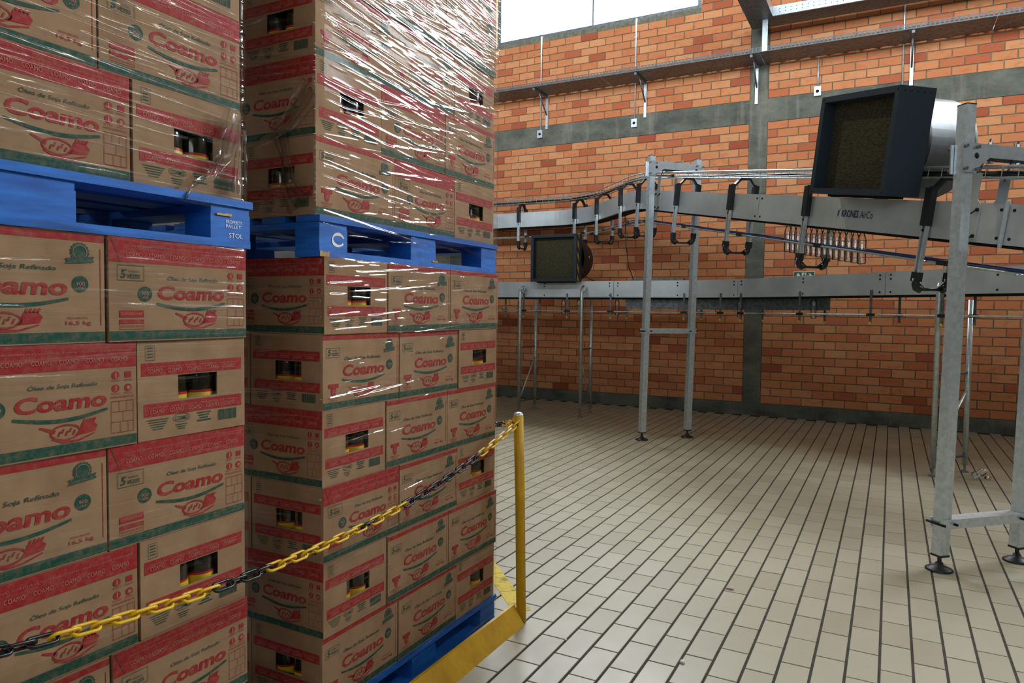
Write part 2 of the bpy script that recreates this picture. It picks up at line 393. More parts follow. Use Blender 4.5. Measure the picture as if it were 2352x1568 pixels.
mb = MB()
for (a, b) in zip(COLX[:-1], COLX[1:]): MB().bb(a[1], b[0], YW - .004, YW + .1, Z_B0, Z_B1).build('concrete_beam', 'concrete', wall)
MB().bb(FX0, FX1, YW - .018, YW + .1, -.01, Z_PL).build('concrete_plinth', 'concrete', wall)
bricks = []
def brick_rows(z0, z1):
    n = max(1, round((z1 - z0) / BZ)); p = (z1 - z0) / n
    return [(z0 + k * p, p, k) for k in range(n)]
def fill(xa, xb, from_right, rows):
    for z, p, k in rows:
        x = 0; L = xb - xa; first = BX if k % 2 == 0 else BX / 2; seg = first
        while x < L - .02:
            e = min(x + seg, L)
            if L - e < .05: e = L
            a, b = (xb - e, xb - x) if from_right else (xa + x, xa + e)
            bricks.append([a, b, z, z + p]); x = e; seg = BX
R1, R2 = brick_rows(Z_PL, Z_B0), brick_rows(Z_B1, Z_TOP)
for (a, b), fr in zip(zip(COLX[:-1], COLX[1:]), (True, False, False)):
    for rows in (R1, R2): fill(a[1], b[0], fr, rows)
def cut(b):
    out = [b]
    for x0, x1 in WINDOWS:
        nx = []
        for a0, a1, z0, z1 in out:
            if z1 > SILL + .01 and z0 < HEAD - .01 and a1 > x0 and a0 < x1:
                if a0 < x0 - .03: nx.append([a0, x0, z0, z1])
                if a1 > x1 + .03: nx.append([x1, a1, z0, z1])
            else: nx.append([a0, a1, z0, z1])
        out = nx
    return out
pieces = []
for b in bricks:
    for a0, a1, z0, z1 in cut(b):
        q = project(((a0 + a1) / 2, YW, (z0 + z1) / 2)); s_ = 0
        if q and 1130 < q[0] < 2340 and 10 < q[1] < 1560: s_ = (a1 - a0) / q[2] ** 2
        if q and a1 - a0 > BX - .002 and s_ and not (1865 < q[0] < 2230 and 190 < q[1] < 560) and not (640 - (q[0] - 1120) * .01 < q[1] < 690): s_ += 1
        pieces.append((s_, a0, a1, z0, z1))
pieces.sort(key=lambda p: -p[0])
def brick_geo(mb, a0, a1, z0, z1, y=YW, jit=True):
    h = BJ / 2; e = .003; a0 += h; a1 -= h; z0 += h; z1 -= h; yf = y + (random.uniform(-.0015, .0015) if jit else 0)
    f = [(a0 + e, yf, z0 + e), (a1 - e, yf, z0 + e), (a1 - e, yf, z1 - e), (a0 + e, yf, z1 - e)]
    g = [(a0, yf + e, z0), (a1, yf + e, z0), (a1, yf + e, z1), (a0, yf + e, z1)]
    d = [(x, y + .02, z) for x, _, z in g]
    mb.add(f + g + d, [(0, 1, 2, 3)] + [(4 + i, 4 + (i + 1) % 4, (i + 1) % 4, i) for i in range(4)] + [(8 + i, 8 + (i + 1) % 4, 4 + (i + 1) % 4, 4 + i) for i in range(4)])
mb = MB(); brick_geo(mb, -BX / 2, BX / 2, -BZ / 2, BZ / 2, 0, False); bme = mb.mesh('brick', 'brick')
mb = MB()
for k, (s_, a0, a1, z0, z1) in enumerate(pieces):
    if k < 300:
        o = link('brick', bme, wall); o.location = ((a0 + a1) / 2, YW + random.uniform(-.0015, .0015), (z0 + z1) / 2)
    else:
        brick_geo(mb, a0, a1, z0, z1); mb.piece += [random.random()] * 9
tag(mb.build('brick_field', 'brick_field', wall), kind='stuff')
for i, (x0, x1) in enumerate(WINDOWS):
    wo = tag(bpy.data.objects.new('window_%d' % (i + 1), None), 'high overexposed factory window in the brick wall', None, None, 'structure'); COL.objects.link(wo)
    mb = MB(); f = .06; y0, y1 = YW + .05, YW + .11
    mb.bb(x0, x0 + f, y0, y1, SILL, HEAD); mb.bb(x1 - f, x1, y0, y1, SILL, HEAD); mb.bb(x0 + f, x1 - f, y0, y1, SILL, SILL + f); mb.bb(x0 + f, x1 - f, y0, y1, HEAD - f, HEAD)
    mb.build('window_frame', 'old_galvanised', wo)
    n = 2
    for k in range(1, n): MB().bb(x0 + (x1 - x0) * k / n - .012, x0 + (x1 - x0) * k / n + .012, y0 + .01, y1 - .01, SILL + f, HEAD - f).build('mullion', 'old_galvanised', wo)
    for k in range(n): MB().bb(x0 + (x1 - x0) * k / n + .02, x0 + (x1 - x0) * (k + 1) / n - .02, y0 + .028, y0 + .032, SILL + f, HEAD - f).build('pane', 'window_glass', wo)
# the rest of the hall: plain walls, daylight openings added behind the camera, and the roof
for nm, b in (('wall_left', [(FX0 - .2, FX0, FY0, FY1, -.1, Z_TOP)]), ('ceiling', [(FX0, FX1, FY0, FY1 + .3, Z_TOP, Z_TOP + .2)]),
              ('wall_front', [(FX0, FX1, FY0 - .2, FY0, -.1, LOW[2]), (FX0, FX1, FY0 - .2, FY0, LOW[3], REAR[2]), (FX0, LOW[0], FY0 - .2, FY0, LOW[2], LOW[3]), (LOW[1], FX1, FY0 - .2, FY0, LOW[2], LOW[3]), (FX0, FX1, FY0 - .2, FY0, REAR[3], Z_TOP), (FX0, REAR[0], FY0 - .2, FY0, REAR[2], REAR[3]), (REAR[1], FX1, FY0 - .2, FY0, REAR[2], REAR[3])]),
              ('wall_right', [(FX1, FX1 + .2, FY0, FY1, -.1, Z_TOP)])):
    mb = MB()
    for q in b: mb.bb(*q)
    wo = tag(mb.build(nm, 'plaster'), 'plain plastered hall surface', None, None, 'structure')
    if nm == 'ceiling': MB().bb(FX0, FX1, FY0, 2.2, 4.5, 4.68).build('added_shade_slab', 'concrete', wo)     # unseen deck added over the camera to keep rear daylight off low surfaces

# ------------------------------------------------------------------ cartons
CL, CW, CH = .412, .333, .2565            # carton length, width, height
def logo(P, u0, u1, v, h, slope=0):
    P.text('Coamo', u0, v, u1 - u0, h, 'red_ink', 1, .12, .028)
    n = 14; pts = []; ws = []
    for i in range(n + 1):
        a = i / n; pts.append((u0 - .004 + (u1 - u0 + .006) * a, v - .010 - .0135 * math.sin(math.pi * a) + .006 * (a - .5) * a)); ws.append(.0062 + .0032 * math.sin(math.pi * a))
    P.line(pts, ws, 'green_ink', 1)
def pan(P, u, v, sx):
    q = lambda x, y: (u + x * sx, v + y * .56)
    P.line([q(-.062, .030), q(-.026, .006)], [.004, .009], 'red_ink', 1)
    ring = [q(.036 * math.cos(k * math.pi / 12), .030 * math.sin(k * math.pi / 12)) for k in range(25)]; P.line(ring, .0042, 'red_ink', 1)
    for k in range(5): P.line([q(-.018 + k * .009, -.014 + (k % 2) * .012), q(-.013 + k * .009, .006 + (k % 2) * .010)], .0034, 'red_ink', 1)
    P.poly([q(.022, -.020), q(.074, -.010), q(.080, .014), q(.068, .034), q(.040, .030), q(.036, .006)], 'red_ink', 1)
    for k in range(4): P.line([q(.044 + k * .008, .028), q(.048 + k * .009, .046)], .0045, 'red_ink', 1)
    P.line([q(-.034, -.022), q(-.006, -.040), q(.030, -.040), q(.072, -.018)], [.002, .005, .005, .003], 'red_ink', 1)
def seal(P, u, v):
    P.poly([(u + (.023 if k % 2 else .0205) * math.cos(k * math.pi / 16), v + .006 + (.023 if k % 2 else .0205) * math.sin(k * math.pi / 16)) for k in range(32)], 'green_ink', 1); P.line([(u + .016 * math.cos(k * .3), v + .006 + .016 * math.sin(k * .3)) for k in range(22)], .0012, 'pale_ink', 2)
    P.poly([(u - .033, v - .022), (u + .033, v - .016), (u + .029, v - .009), (u + .033, v - .003), (u - .033, v - .009), (u - .029, v - .016)], 'green_ink', 3)
def five(P, u, v, w_=.066, h_=.032):
    P.frame(u, u + w_, v, v + h_, .0011, 'green_ink', 1); P.text('5', u + .008, v + .006, .014, .021, 'green_ink', 1, .15, .02)
    P.text('TAMPAS', u + .027, v + .020, .028, .005, 'green_ink', 1); P.text('VEZES', u + .025, v + .006, .034, .010, 'green_ink', 1, .1, .015)
def band_text(P, u0, u1, v0, v1, n):
    P.text('ÓLEO DE SOJA · GORDURAS VEGETAIS · CREME VEGETAL · CAFÉ TORRADO', u0 + .012, v0 + (v1 - v0) * .62, (u1 - u0) - .024, .006, 'pale_ink', 2)
    for i in range(n): P.text('COAMO', u0 + .014 + (u1 - u0 - .02) * i / n, v0 + (v1 - v0) * .22, (u1 - u0) / n * .68, .011, 'pale_ink', 2)
def side_one():
    P = Print(); w_, h_ = CL, CH
    P.rect(.001, w_ - .001, .0035, .026, 'green_ink'); P.rect(.001, w_ - .001, h_ - .020, h_ - .004, 'red_ink')
    P.rect(w_ - .011, w_ - .009, .04, h_ - .035, 'red_ink')
    five(P, .016, .178); seal(P, w_ - .058, .205)
    P.text('Óleo de Soja Refinado', .105, .162, .195, .017, 'green_ink', 1, .15, .006)
    logo(P, .098, .325, .110, .040); P.poly(circle(w_ - .058, .137, .019, 18), 'green_ink', 1); P.text('900', w_ - .068, .134, .020, .008, 'pale_ink', 2); P.text('ml', w_ - .064, .126, .012, .006, 'pale_ink', 2)
    pan(P, .190, .054, 1.0); P.text('16,5 kg', w_ - .092, .040, .058, .012, 'red_ink', 1, 0, .01); P.text('PESO BRUTO', w_ - .088, .056, .046, .005, 'red_ink', 1)
    P.poly([(.026, .088), (.076, .088), (.076, .074), (.064, .074), (.062, .054), (.054, .046), (.047, .046), (.040, .054), (.038, .074), (.026, .074)], 'red_ink', 1)
    P.text('20', .045, .058, .013, .010, 'pale_ink', 2); P.text('FRASCOS', .026, .037, .050, .006, 'red_ink', 1); P.text('900 ml', .032, .029, .038, .005, 'red_ink', 1)
    return P
def side_two():
    P = Print(); w_, h_ = CL, CH
    P.rect(.001, w_ - .001, .0035, .026, 'green_ink'); P.rect(0, w_, h_ - .062, h_ - .001, 'red_ink'); band_text(P, .03, w_, h_ - .060, h_ - .002, 6)
    P.line([(.006, h_ - .002), (.03, h_ - .061)], .0015, 'green_ink', 3)
    five(P, .022, .150, .070, .038); P.poly(circle(.094, .118, .019, 18), 'green_ink', 1); P.text('900', .084, .115, .020, .008, 'pale_ink', 2); P.text('ml', .088, .107, .012, .006, 'pale_ink', 2)
    P.text('Óleo de Soja Refinado', .158, .152, .155, .015, 'green_ink', 1, .15, .006); logo(P, .130, .335, .104, .037); pan(P, .238, .053, .92)
    for i, (a, b) in enumerate(((.358, .172), (.390, .172), (.358, .140), (.390, .140))):
        if i == 1: P.rect(a - .008, a + .008, b - .004, b + .011, 'red_ink', 1)
        else:
            P.poly(circle(a, b + .003, .0095, 14), 'red_ink', 1)
            if i == 3: P.poly(circle(a, b + .003, .0045, 10), 'cardboard', 2)
            else: P.rect(a - .0015, a + .0015, b - .003, b + .010, 'pale_ink', 2)
        P.text('RECICLE', a - .011, b - .012, .022, .004, 'red_ink', 1)
    P.text('EMPILHAMENTO 6', .345, .119, .058, .005, 'red_ink', 1)
    a0, a1, b0, b1 = .346, .404, .034, .112; P.frame(a0, a1, b0, b1, .0012, 'red_ink', 1)
    for x in (.366, .385): P.rect(x, x + .001, b1 - .028, b1, 'red_ink', 1); P.rect(x + .003, x + .004, b0, b0 + .026, 'red_ink', 1)
    for y in (.060, .085): P.rect(a0, a1, y, y + .001, 'red_ink', 1)
    P.rect(.376, .377, .060, .085, 'red_ink', 1)
    P.rect(.026, .090, .060, .077, 'red_ink', 1); P.text('CONSERVAR', .030, .065, .056, .007, 'pale_ink', 2)
    P.rect(.026, .090, .044, .054, 'red_ink', 1); P.frame(.026, .090, .030, .054, .001, 'red_ink', 1); P.text('EM LOCAL SECO', .030, .035, .056, .005, 'red_ink', 1)
    return P
WIN_U0, WIN_U1, WIN_V0, WIN_V1 = .345 * CW, .715 * CW, .385 * CH, .635 * CH
def end_print():
    P = Print(); w_, h_ = CW, CH
    P.rect(.010, w_ - .012, .645 * h_, .775 * h_, 'red_ink'); band_text(P, .012, w_ - .014, .645 * h_, .765 * h_, 5)
    P.rect(.016, w_ - .012, .235 * h_, .365 * h_, 'red_ink'); band_text(P, .018, w_ - .014, .235 * h_, .355 * h_, 5)
    P.frame(.022, .048, .80 * h_, .95 * h_, .0009, 'green_ink', 1)
    for k in range(4): P.rect(.027, .043, (.83 + .03 * k) * h_, (.84 + .03 * k) * h_, 'green_ink', 1)
    for k in range(5): P.rect(.024 + .004 * k, .086 - .004 * k, (.195 - .024 * k) * h_, (.204 - .024 * k) * h_, 'green_ink', 1)
    ov = circle(.124, .190 * h_, .026, 20, 0, 2 * math.pi, .011); ov.append(ov[0]); P.line(ov, .0012, 'green_ink', 1); P.text('COAMO', .104, .165 * h_, .040, .011, 'green_ink', 1, 0, .01)
    for k in range(3): P.rect(.106 + .003 * k, .140 - .003 * k, (.115 - .022 * k) * h_, (.124 - .022 * k) * h_, 'green_ink', 1)
    for k in range(4): P.rect(.172 + .004 * (k % 3), .216 - .005 * (k % 3), (.205 - .028 * k) * h_, (.220 - .028 * k) * h_, 'green_ink', 1)
    x = .240; 
    rr = random.Random(3)
    while x < .302:
        b_ = rr.choice((.0012, .002, .003)); P.rect(x, x + b_, .10 * h_, .215 * h_, 'green_ink', 1); x += b_ + rr.choice((.0009, .0016))
    return P
S1, S2, EP = side_one(), side_two(), end_print()
PRINT = {
    'S1': S1.mesh('side_print', lambda u, v, d: (u - CL / 2, -CW / 2 - d, v)),
    'S2': S2.mesh('side_print', lambda u, v, d: (CL / 2 - u, CW / 2 + d, v)),
    'E+': EP.mesh('end_print', lambda u, v, d: (CL / 2 + d, u - CW / 2, v)),
    'E-': EP.mesh('end_print', lambda u, v, d: (-CL / 2 - d, CW / 2 - u, v))}
def carton_body():
    mb = MB(); l, w_, h_ = CL / 2, CW / 2, CH - .001
    mb.add([(-l, -w_, 0), (l, -w_, 0), (l, w_, 0), (-l, w_, 0), (-l, -w_, h_), (l, -w_, h_), (l, w_, h_), (-l, w_, h_)],
           [(3, 2, 1, 0), (4, 5, 6, 7), (0, 1, 5, 4), (2, 3, 7, 6)], 'cardboard')
    for s_ in (1, -1):
        fn = (lambda u, v: (l, u - w_, v)) if s_ > 0 else (lambda u, v: (-l, w_ - u, v))
        o = [(0, 0), (CW, 0), (CW, h_), (0, h_)]; i = [(WIN_U0, WIN_V0), (WIN_U1, WIN_V0), (WIN_U1, WIN_V1), (WIN_U0, WIN_V1)]
        d = .004
        back = [(p[0], p[1]) for p in i]
        vs = [fn(*p) for p in o + i] + [Vector(fn(*p)) - Vector((s_ * d, 0, 0)) for p in back]
        mb.add(vs, [(k, (k + 1) % 4, 4 + (k + 1) % 4, 4 + k) for k in range(4)] + [(4 + k, 4 + (k + 1) % 4, 8 + (k + 1) % 4, 8 + k) for k in range(4)], 'cardboard')
    return mb.mesh('carton_body')
BODY = carton_body()
seam = MB().bb(-CL / 2 + .004, CL / 2 - .004, -.0015, .0015, CH - .0012, CH - .0004).mesh('flap_seam', 'dark_gap')
def oil_bottle_meshes():
    r = .0395
    b = MB().lathe((0, 0, 0), [(.001, .002), (r * .9, .002), (r, .008), (r, .148), (r * .96, .160), (r * .80, .182), (r * .5, .206), (.0145, .220), (.0145, .236), (.001, .236)], 22).mesh('bottle_body', 'oil_dark')
    l = MB().lathe((0, 0, 0), [(r + .0005, .020), (r + .0005, .105)], 22, mat='label_yellow').lathe((0, 0, 0), [(r + .0006, .105), (r + .0006, .112)], 22, mat='label_red').mesh('bottle_label')
    c = MB().lathe((0, 0, 0), [(.0165, .222), (.0165, .242), (.001, .243)], 16).mesh('bottle_cap', 'cap_yellow')
    return b, l, c
OB = oil_bottle_meshes()
ORD = {1: 'bottom', 2: 'second', 3: 'third', 4: 'fourth', 5: 'fifth', 6: 'top'}
def carton(x, y, z, rz, faces, label, group, bottles=()):
    j = .004
    c = thing('oil_carton', label, 'carton', (x + random.uniform(-j, 0), y + random.uniform(-j / 2, j / 2), z), group, rz + random.uniform(-.006, .006))
    link('carton_body', BODY, c); link('flap_seam', seam, c)
    for f in faces: link('end_print' if f[0] == 'E' else 'side_print', PRINT[f], c)
    for sgn, blabel in bottles:
        for yy, side in ((-.040, 0), (.044, 1)):
            if sgn < 0: yy = -yy
            loc = c.matrix_basis @ Vector((sgn * (CL / 2 - .0475), yy, .003))
            b = thing('oil_bottle', ('left' if side == 0 else 'right') + ' bottle in ' + blabel, 'bottle', loc, 'oil bottles seen through carton windows', rz)
            for nm, me in zip(('bottle_body', 'bottle_label', 'bottle_cap'), OB): link(nm, me, b)
    return c
DESIGN = {'S1': 'narrow red strip carton', 'S2': 'wide red flap carton', 'E': 'windowed carton end'}
def load(stack, level, x0, ynear, z0, layers, front):
    """layers bottom-up: right-face faces from near to far; returns top z"""
    n = len(layers); z = z0
    for li, lay in enumerate(layers):
        y = ynear; A = lay[0] == 'E'
        where = '%s layer of the %s %s load' % ('top' if (li == n - 1 and level == 'lower') else ORD[li + 1], level, stack)
        grp = 'oil cartons on the %s stack' % stack
        dx = random.uniform(-.006, .004)
        for k, fc in enumerate(lay):
            pos = ('first', 'second', 'third')[k]
            lab = '%s, %s, %s from the left' % (DESIGN[fc], where, pos)
            faces = []; bot = []
            bl = 'the windowed carton, %s' % where
            if fc == 'E':
                cx, cy = x0 - CL / 2, y + CW / 2; y += CW + .006
                if A and k == 0: rz = math.pi; faces = ['E-'] + (['S2'] if front else []); bot = [(-1, bl)]
                else: rz = 0; faces = ['E+']; bot = [(1, bl)]
            else:
                cx, cy = x0 - CW / 2, y + CL / 2; y += CL + .006
                rz = math.pi / 2 if fc == 'S1' else -math.pi / 2; faces = [fc]
                if front and k == 0:
                    faces.append('E-' if fc == 'S1' else 'E+'); bot = [(-1 if fc == 'S1' else 1, 'the carton end facing the gap, ' + where)]
            carton(cx + dx, cy, z, rz, faces, lab, grp, bot)
        if front:                                   # second carton along the face in the gap
            lab = 'shadowed carton deep in the gap, %s' % where
            if A: carton(x0 - CL * 1.5 - .006 + dx, ynear + CW / 2, z, math.pi, ['S2'], lab, grp)
            else: carton(x0 - CW * 1.5 - .006 + dx, ynear + CL / 2, z, math.pi / 2, ['E-'], lab, grp)
        z += CH
    return z
X1, X2 = -1.662, -1.648
Y1N, Y2N = 1.462 - (2 * CL + CW + .012), 1.772
PZ, PH = .128, .1365
def pallet(label, xr, yn, z, chips):
    """block pallet: right face at x = xr, near end at y = yn"""
    Lp, Wp = 1.172, 1.02; p = thing('pallet', label, 'pallet', (xr, yn, z), 'blue wooden pallets')
    k = PH / .1365; b0, bl, st, dk = .021 * k, .072 * k, .0215 * k, .022 * k
    if z < .5: k = PZ / .1365; b0, bl, st, dk = .021 * k, .072 * k, .0215 * k, .022 * k
    ys = [(yn, yn + .135), (yn + Lp / 2 - .085, yn + Lp / 2 + .085), (yn + Lp - .135, yn + Lp)]
    xs_ = [(xr - .11, xr), (xr - Wp / 2 - .07, xr - Wp / 2 + .07), (xr - Wp, xr - Wp + .11)]
    for x0, x1 in xs_: MB().bb(x0, x1, yn, yn + Lp, z, z + b0).build('bottom_board', 'pallet_blue', p)
    for y0, y1 in ys:
        for x0, x1 in xs_: MB().bb(x0 + .002, x1 - .002, y0, y1, z + b0, z + b0 + bl).build('block', 'pallet_blue', p)
        MB().bb(xr - Wp + .002, xr - .003, y0 + .002, y1 - .002, z + b0 + bl, z + b0 + bl + st).build('stringer_board', 'pallet_blue', p)
    nd = 7; wd = .105; gap = (Wp - nd * wd) / (nd - 1)
    for i in range(nd):
        x1 = xr + (.004 if i == 0 else 0) - i * (wd + gap); MB().bb(x1 - wd, x1, yn - .004, yn + Lp + .006, z + b0 + bl + st, z + b0 + bl + st + dk - .001).build('deck_board', 'pallet_blue', p)
    for (y0, y1, za, zb) in chips:
        mb = MB(); n = 7; rr = random.Random(int(y0 * 100))
        pts = [(y0 + (y1 - y0) * i / n, zb - rr.uniform(0, .006)) for i in range(n + 1)]
        mb.prism([(y0, za), (y1, za)] + pts[::-1], (xr + .0012, 0, 0), Vector((0, 1, 0)), Vector((0, 0, 1)), .0016); mb.build('bare_wood_chip', 'raw_wood', p)
    return p
def stencil(p, P, x, name='stencil', mat=None):
    me = P.mesh(name, lambda u, v, d: Vector((x + d, u, v)) - Vector(p['_o'])); link(name, me, p)
p1l = pallet('floor pallet under the left stack, beside the chain', X1, Y1N, 0, [])
p2l = pallet('shrink-wrapped floor pallet under the right stack by the yellow kerb', X2, Y2N, 0, [])
a1 = load('left', 'lower', X1, Y1N, PZ, [('E', 'S2', 'S1')[::-1] if False else ('S1', 'S2', 'E'), ('E', 'S1', 'S2'), ('S1', 'S2', 'E'), ('E', 'S1', 'S2'), ('S1', 'S2', 'E'), ('E', 'S1', 'S2')], False)
a2 = load('right', 'lower', X2, Y2N, PZ, [('S1', 'S1', 'E'), ('E', 'S1', 'S1'), ('S2', 'S1', 'E'), ('E', 'S1', 'S1'), ('S1', 'S1', 'E'), ('E', 'S1', 'S1')], True)
p1u = pallet('upper blue pallet of the left stack with stencilled corner block', X1 + .006, Y1N + .012, a1, [(1.36, 1.41, a1 + .086, a1 + .095)])
p2u = pallet('upper blue pallet of the right stack with chipped near corner', X2 - .004, Y2N - .014, a2, [(Y2N - .014, Y2N + .03, a2, a2 + .020), (Y2N + .63, Y2N + .665, a2 + .022, a2 + .03)])
P = Print(); P.text('PROPERTY', 1.392, a1 + .066, .056, .010, 'white_paint', 1); P.text('PALLET', 1.392, a1 + .054, .052, .009, 'white_paint', 1); P.text('STOL', 1.402, a1 + .027, .048, .013, 'white_paint', 1); stencil(p1u, P, X1 + .006 - .002)
P = Print(); arc = circle(Y2N + .075, a2 + .060, .028, 14, math.radians(20), math.radians(330), .020); P.line(arc, [.006 + .006 * math.sin(i * .5) ** 2 for i in range(len(arc))], 'white_paint', 1); stencil(p2u, P, X2 - .004 - .002, 'white_mark')
b1 = load('left', 'upper', X1 - .012, Y1N + .0, a1 + PH, [('S1', 'S2', 'E'), ('E', 'S1', 'S2'), ('S1', 'S2', 'E'), ('E', 'S1', 'S2'), ('S1', 'S2', 'E')], False)
b2 = load('right', 'upper', X2 - .014, Y2N - .02, a2 + PH, [('S1', 'S2', 'E'), ('E', 'S2', 'S1'), ('S1', 'S1', 'E'), ('E', 'S1', 'S1'), ('S1', 'S2', 'E')], True)

# ------------------------------------------------------------------ stretch film round each load
import numpy as np
def wrap(label, xr, yn, yf, depth, z0, z1, seed, n_right, n_front, ang):
    """film loop; right (+X) and gap (-Y) faces carry a fine grid with pulled creases, the hidden faces are plain"""
    rg = np.random.default_rng(seed); g = .009; x0, x1, y0, y1 = xr - depth - g, xr + g, yn - g, yf + g
    ptsx, ptsy, nrm = [], [], []
    def side(ax, ay, bx, by, n, na, nb_):
        for i in range(n):
            a = i / n; ptsx.append(ax + (bx - ax) * a); ptsy.append(ay + (by - ay) * a)
            v = (na[0] + (nb_[0] - na[0]) * a, na[1] + (nb_[1] - na[1]) * a); l_ = math.hypot(*v); nrm.append((v[0] / l_, v[1] / l_))
    rc = .012; X_, Y_ = (1, 0), (0, 1); x_, y_ = (-1, 0), (0, -1)
    side(x0 + rc, y0, x1 - rc, y0, 46, y_, y_); side(x1 - rc, y0, x1, y0 + rc, 4, y_, X_); side(x1, y0 + rc, x1, y1 - rc, 70, X_, X_); side(x1, y1 - rc, x1 - rc, y1, 4, X_, Y_)
    side(x1 - rc, y1, x0 + rc, y1, 10, Y_, Y_); side(x0 + rc, y1, x0, y1 - rc, 2, Y_, x_); side(x0, y1 - rc, x0, y0 + rc, 10, x_, x_); side(x0, y0 + rc, x0 + rc, y0, 2, x_, y_)
    ptsx.append(ptsx[0]); ptsy.append(ptsy[0]); nrm.append(nrm[0])
    px, py, nr = np.array(ptsx), np.array(ptsy), np.array(nrm); n = len(px)
    arc = np.concatenate([[0], np.cumsum(np.hypot(np.diff(px), np.diff(py)))])
    nz = int((z1 - z0) / .003); zz = np.linspace(z0, z1, nz + 1); Ug, Vg = np.meshgrid(arc, zz)
    ph = rg.uniform(0, 6, 8)
    H = .0014 * np.sin(Ug * 6 + ph[0] + Vg * 3) + .0007 * np.sin(Vg * 22 + ph[1] + Ug * 1.3)
    G = np.zeros_like(H)
    uf0, uf1 = arc[0], arc[46]; ur0, ur1 = arc[50], arc[120]
    def creases(cnt, ua, ub, dens):
        for _ in range(cnt):
            uc_, vc = rg.uniform(ua, ub), rg.uniform(z0, z1)
            f = dens((uc_ - ua) / (ub - ua), (vc - z0) / (z1 - z0))
            if rg.random() > f: continue
            L = rg.choice([.05, .10, .20, .36, .6], p=[.24, .26, .24, .18, .08]) * rg.uniform(.7, 1.3); wd = rg.uniform(.0015, .0030) * (1 + .5 * (L > .3))
            a = rg.normal(ang if rg.random() < .85 else -ang, .018); amp = wd * rg.uniform(.35, .9); gt = rg.uniform(.10, .55) * (.5 + .5 * f)
            i0, i1 = np.searchsorted(arc, [max(ua, uc_ - L / 2), min(ub, uc_ + L / 2)]); hw = abs(math.tan(a)) * L / 2 + wd * 4
            j0, j1 = np.searchsorted(zz, [vc - hw, vc + hw])
            if i1 - i0 < 1 or j1 - j0 < 1: continue
            i1 = min(i1 + 1, n); uu = Ug[j0:j1, i0:i1]; vv = Vg[j0:j1, i0:i1]
            dv = (vv - vc) + math.tan(a) * (uu - uc_); tpr = np.clip(1 - ((uu - uc_) / (L / 2 + .012)) ** 2, 0, 1) ** .5
            e = np.exp(-(dv / wd) ** 2) * tpr; H[j0:j1, i0:i1] += amp * e; G[j0:j1, i0:i1] = np.maximum(G[j0:j1, i0:i1], gt * e)
    creases(*n_right[:1], ur0, ur1, n_right[1]); creases(*n_front[:1], uf0, uf1, n_front[1])
    for k_ in (0, nz): Vg[k_] += .010 * np.sin(arc * 5 + ph[3]) + .006 * np.sin(arc * 19 + ph[4])
    H = np.clip(H, -.004, .010)
    V = np.stack([px[None] + nr[None, :, 0] * H, py[None] + nr[None, :, 1] * H, Vg], -1).reshape(-1, 3)
    idx = np.arange((nz + 1) * n).reshape(nz + 1, n); fs = np.stack([idx[:-1, :-1], idx[:-1, 1:], idx[1:, 1:], idx[1:, :-1]], -1).reshape(-1, 4)
    me = bpy.data.meshes.new('stretch_wrap'); me.from_pydata(V.tolist(), [], fs.tolist()); me.materials.append(M['film'])
    me.polygons.foreach_set('use_smooth', [True] * len(fs))
    at = me.attributes.new('gather', 'FLOAT', 'POINT'); at.data.foreach_set('value', G.ravel().astype(np.float32))
    return tag(link('stretch_wrap', me), label, 'plastic film', 'stretch film around pallet loads')
DEP = 1.02
WR = []
WR.append(wrap('clear stretch film around the lower load of the left stack', X1, Y1N, 1.462, DEP, .05, a1 + .004, 1, (1300, lambda u, v: .15 + .55 * v * v), (100, lambda u, v: .5), .02))
WR.append(wrap('clear stretch film around the upper load of the left stack', X1 - .004, Y1N, 1.466, DEP, a1 + PH - .016, b1 + .01, 2, (1300, lambda u, v: .55), (100, lambda u, v: .5), .04))
WR.append(wrap('creased stretch film around the lower load of the right stack', X2, Y2N, Y2N + 1.17, DEP, .03, a2 + .004, 3, (2600, lambda u, v: .06 + .75 * v ** 3 + .25 * u * v), (700, lambda u, v: .15 + .3 * v), -.07))
WR.append(wrap('heavily streaked stretch film around the upper load of the right stack', X2 - .006, Y2N - .02, Y2N + 1.16, DEP, a2 + .075, b2 + .01, 4, (1900, lambda u, v: .25 + .65 * u), (1400, lambda u, v: .6), .09))

film('film_bunched', .5, .5, .14)
def tail(name, parent, pts, widths, seed, nrm):
    rg = np.random.default_rng(seed); P_ = [Vector(p) for p in pts]; nrm = Vector(nrm); m_ = 14; K = 6; rows = []
    for i in range(len(P_) - 1):
        for k in range(K):
            a = k / K; rows.append((P_[i].lerp(P_[i + 1], a), widths[i] + (widths[i + 1] - widths[i]) * a, (P_[i + 1] - P_[i]).normalized()))
    vs = []; fs = []; ph = rg.uniform(0, 6, 6)
    for r_, (p, wd, t_) in enumerate(rows):
        sd = t_.cross(nrm).normalized()
        for c_ in range(m_):
            x = (c_ / (m_ - 1) - .5) * wd
            vs.append(p + sd * x + nrm * ((.004 + .12 * wd) * (math.sin(c_ * 1.7 + r_ * .21 + ph[0]) * .6 + math.sin(c_ * 3.1 + ph[1]) * .5) + .002 * rg.normal()) + nrm * .006)
    for r_ in range(len(rows) - 1):
        for c_ in range(m_ - 1): a = r_ * m_ + c_; fs.append((a, a + 1, a + m_ + 1, a + m_))
    me = MB().add(vs, fs, None, True).mesh(name, 'film_bunched'); at = me.attributes.new('gather', 'FLOAT', 'POINT'); at.data.foreach_set('value', [float(x) for x in rg.uniform(.05, .32, len(vs))])
    link(name, me, parent)
xf = X1 + .004
